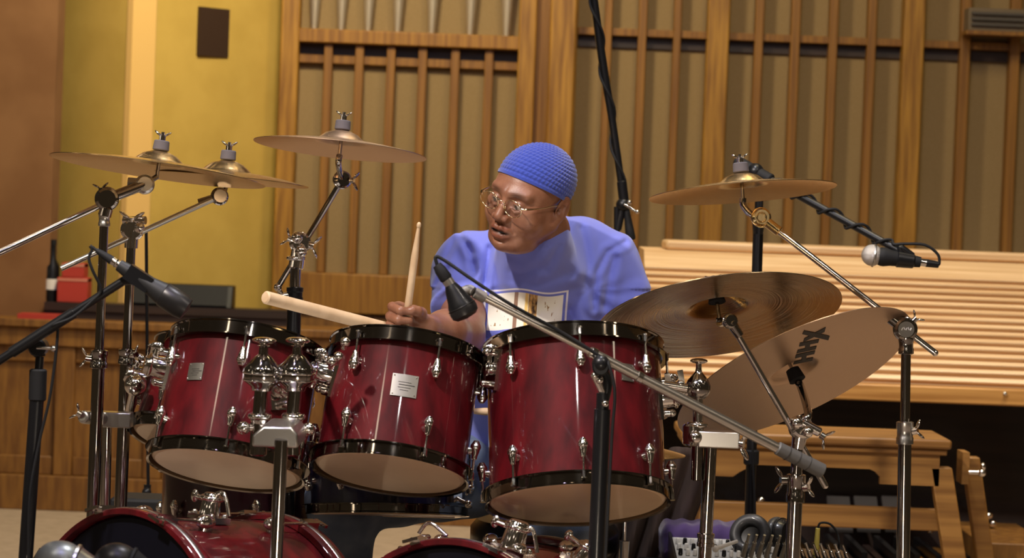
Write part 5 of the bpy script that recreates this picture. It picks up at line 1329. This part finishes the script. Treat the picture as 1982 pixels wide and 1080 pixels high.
# purple cushion
q = at(1365, 1050, 6.38)
cu = thing('purple_cushion', 'purple quilted cushion behind the headphones', 'cushion', (q.x, 6.36, zt))
def cush(P):
    d = np.abs(P - np.array((q.x, 6.37, zt + .048))) - np.array((.085, .045, .022)); d = np.sqrt((np.maximum(d, 0) ** 2).sum(-1)) + np.minimum(d.max(-1), 0) - .024
    return d + .003 * np.sin(P[..., 0] * 150) * np.sin(P[..., 2] * 90)
v_, f_ = surf_nets(cush, (q.x - .13, 6.28, zt - .02), (q.x + .13, 6.46, zt + .13), .005)
PUR = mat('purple plush', (.035, .014, .085), .9, sheen=.3)
mesh_obj('cushion_body', [(v_, f_)], PUR, cu)
zz = MB().tube([V(q.x - .10 + .004 * k, 6.298, zt + .028 + (.008 if k % 2 else 0)) for k in range(50)], .0015, 6, smooth=False).build('stitching', mat('lilac thread', (.10, .05, .18), .8), cu)
# mixer
mx = thing('mixing_desk', 'small grey audio mixer with white patch plugs below the headphones', 'mixer', (c.x, Y, zt))
x0, x1 = at(1303, 1060, Y).x, at(1500, 1060, Y).x; zm = at(1400, 1058, Y).z
MB().prism([V(x0, Y - .14, zt), V(x0, Y + .10, zt), V(x0, Y + .10, zm + .006), V(x0, Y - .14, zm - .02)], V(x1 - x0, 0, 0)).build('chassis', mat('pale grey panel', (.42, .42, .40), .5), mx, bevel=.003)
MB().prism([V(x0 - .006, Y - .15, zt), V(x0 - .006, Y + .11, zt), V(x0 - .006, Y + .11, zm + .018), V(x0 - .006, Y - .15, zm - .01)], V(.006, 0, 0)).build('side_cheek', BLACK, mx)
for k in range(14):
    for j in range(3):
        p = V(x0 + .012 + (x1 - x0 - .02) * k / 13, Y - .08 + j * .055, zm - .012 + j * .0055)
        MB().cyl(p, p + V(0, -.002, .014), .0055, .0045, 12, b=.001).build('knob', WHITE if (k + j) % 3 else BLACK, mx)
for k in range(6):
    p = at(1475 + 0 * k, 1050, Y); x = at(1438 + k * 15, 1050, Y - .12).x
    tag(MB().cyl((x, Y - .13, zm - .004), (x + .006, Y - .155, zm + .032), .0062, .0048, 14, b=.001).cyl((x + .006, Y - .155, zm + .032), (x + .009, Y - .165, zm + .05), .0032).build('patch_plug', mat('grey plug metal', (.30, .28, .24), .35, .6)),
        'grey jack plug standing in the mixer, %s from the left' % pl[k], 'plug', 'jack plugs in the mixer')
q = at(1385, 1062, Y - .13)
tag(MB().cyl(q, q + V(.05, .01, .018), .005, .004).ball(q + V(-.0, 0, 0), .008).cyl(q + V(-.03, 0, -.004), q + V(-.012, 0, .016), .006).build('white_connector', WHITE), 'white plug on the left part of the mixer', 'plug')
# headphones
q = at(1452, 1035, Y - .02)
hp_ = thing('headphones', 'black over-ear headphones lying on the mixer', 'headphones', (q.x, q.y, zm))
d1 = V(-.35, -.9, .32).normalized()
MB().torus(q, d1, .036, .0135, 40, 14).build('ear_pad', mat('soft black leatherette', (.03, .03, .032), .45, coat=.2), hp_)
MB().lathe([(0, -.03), (.030, -.028), (.042, -.018), (.044, -.004), (.040, 0), (.022, -.004), (0, -.004)], q, d1, 36).build('ear_cup', BLACK, hp_)
MB().torus(q - d1 * .001, d1, .030, .003, 36, 8).build('pad_ring', mat('grey ring', (.25, .25, .25), .4), hp_)
q2 = q + V(.068, .03, -.006); d2 = V(.75, -.6, .2).normalized()
MB().torus(q2, -d2, .034, .013, 40, 14).build('ear_pad', mat('soft black leatherette', (.03, .03, .032), .45), hp_)
MB().lathe([(0, -.004), (.022, -.004), (.040, 0), (.043, .006), (.041, .018), (.030, .030), (0, .032)], q2, d2, 36).torus(q2 + d2 * .016, d2, .0415, .002, 36, 8).build('ear_cup', BLACK, hp_)
MB().tube([q - d1 * .02 + V(0, 0, .02), q + V(-.01, .07, .02), q + V(.03, .14, .0), q2 + V(.03, .09, .01), q2 + d2 * .02 + V(0, 0, .02)], .008, 10).build('headband', RUBBER, hp_)
# second patch bay at the right with chrome plugs and a yellow jack
x0, x1 = at(1512, 1060, Y).x, at(1640, 1075, Y).x; zq = at(1570, 1072, Y).z
pbx = thing('patch_bay', 'dark patch box with chrome plugs right of the headphones', 'patch box', ((x0 + x1) / 2, Y, zt))
bx(x0, x1, Y - .12, Y + .1, zt, zq).build('case_body', BLACK, pbx, bevel=.003)
for k in range(9):
    x = x0 + .010 + (x1 - x0 - .02) * k / 8; p = V(x, Y - .10, zq)
    tag(MB().cyl(p, p + V(-.010, -.01, .022), .0060, .0050, 14, b=.001).cyl(p + V(-.010, -.01, .022), p + V(-.017, -.016, .038), .0035).build('patch_plug', CHROME_S if k % 2 else CHROME_D),
        'chrome jack plug leaning in the dark patch box, %s from the left' % (pl + ['eighth', 'ninth'])[k], 'plug', 'chrome plugs in the patch box')
p = at(1580, 1052, Y - .02); g = at(1583, 1022, Y - .02)
tag(MB().cyl(V(p.x, p.y, zq), g, .0072, .0052, 18, b=.001).build('yellow_jack', mat('yellow plastic', (.62, .50, .10), .4)), 'upright yellow jack plug with a thin black lead', 'plug')
tag(MB().tube([g, g + V(.006, 0, .012), g + V(.028, 0, .010), g + V(.046, 0, -.012), g + V(.050, .0, -.045), g + V(.05, .12, -.09), g + V(.05, .24, -.2), V(g.x + .05, g.y + .30, .02)], .0026, 8).build('jack_lead', RUBBER), 'thin black lead arching from the yellow jack plug', 'cable')
# dark draped cloth bag behind the big tom
q = at(1235, 1010, 6.6)
bgm = MB(); vs = []; nu, nv_ = 60, 30
x0, x1 = at(1150, 950, 6.5).x, at(1300, 950, 6.5).x; ztop = at(1230, 885, 6.5).z
for j in range(nv_ + 1):
    for i in range(nu + 1):
        u_, v_ = i / nu, j / nv_; x = x0 + (x1 - x0) * u_ + (1 - v_) * .05 - v_ * .07 + .05 * (1 - v_) * u_; z = ztop * (1 - v_) + .01
        vs.append((x, 6.5 + .03 * math.sin(u_ * 26 + v_ * 4) * (.4 + v_) - .05 * v_, z - .02 * math.sin(u_ * 7) * (1 - v_)))
fs = [(j * (nu + 1) + i, j * (nu + 1) + i + 1, (j + 1) * (nu + 1) + i + 1, (j + 1) * (nu + 1) + i) for j in range(nv_) for i in range(nu)]
cl_o = bgm.add(vs, fs).build('draped_cloth', mat('dark brown cloth', (.045, .028, .022), .9, col2=(.09, .058, .048), scale=(40, 8, 2)))
sm = cl_o.modifiers.new('thickness', 'SOLIDIFY'); sm.thickness = .006
tag(cl_o, 'dark brown striped cloth hanging in folds beside the organ bench leg', 'cloth')
rk = thing('clothes_rail', 'dark rail hidden behind the draped brown cloth', 'rail', ((x0 + x1) / 2 + .05, 6.54, 0))
MB().cyl((x0 + .04, 6.55, ztop - .02), (x1 + .1, 6.55, ztop - .02), .012).build('crossbar', BLACK, rk)
for x in (x0 + .06, x1 + .03): MB().cyl((x, 6.56, 0), (x, 6.56, ztop - .02), .012).build('leg', BLACK, rk)
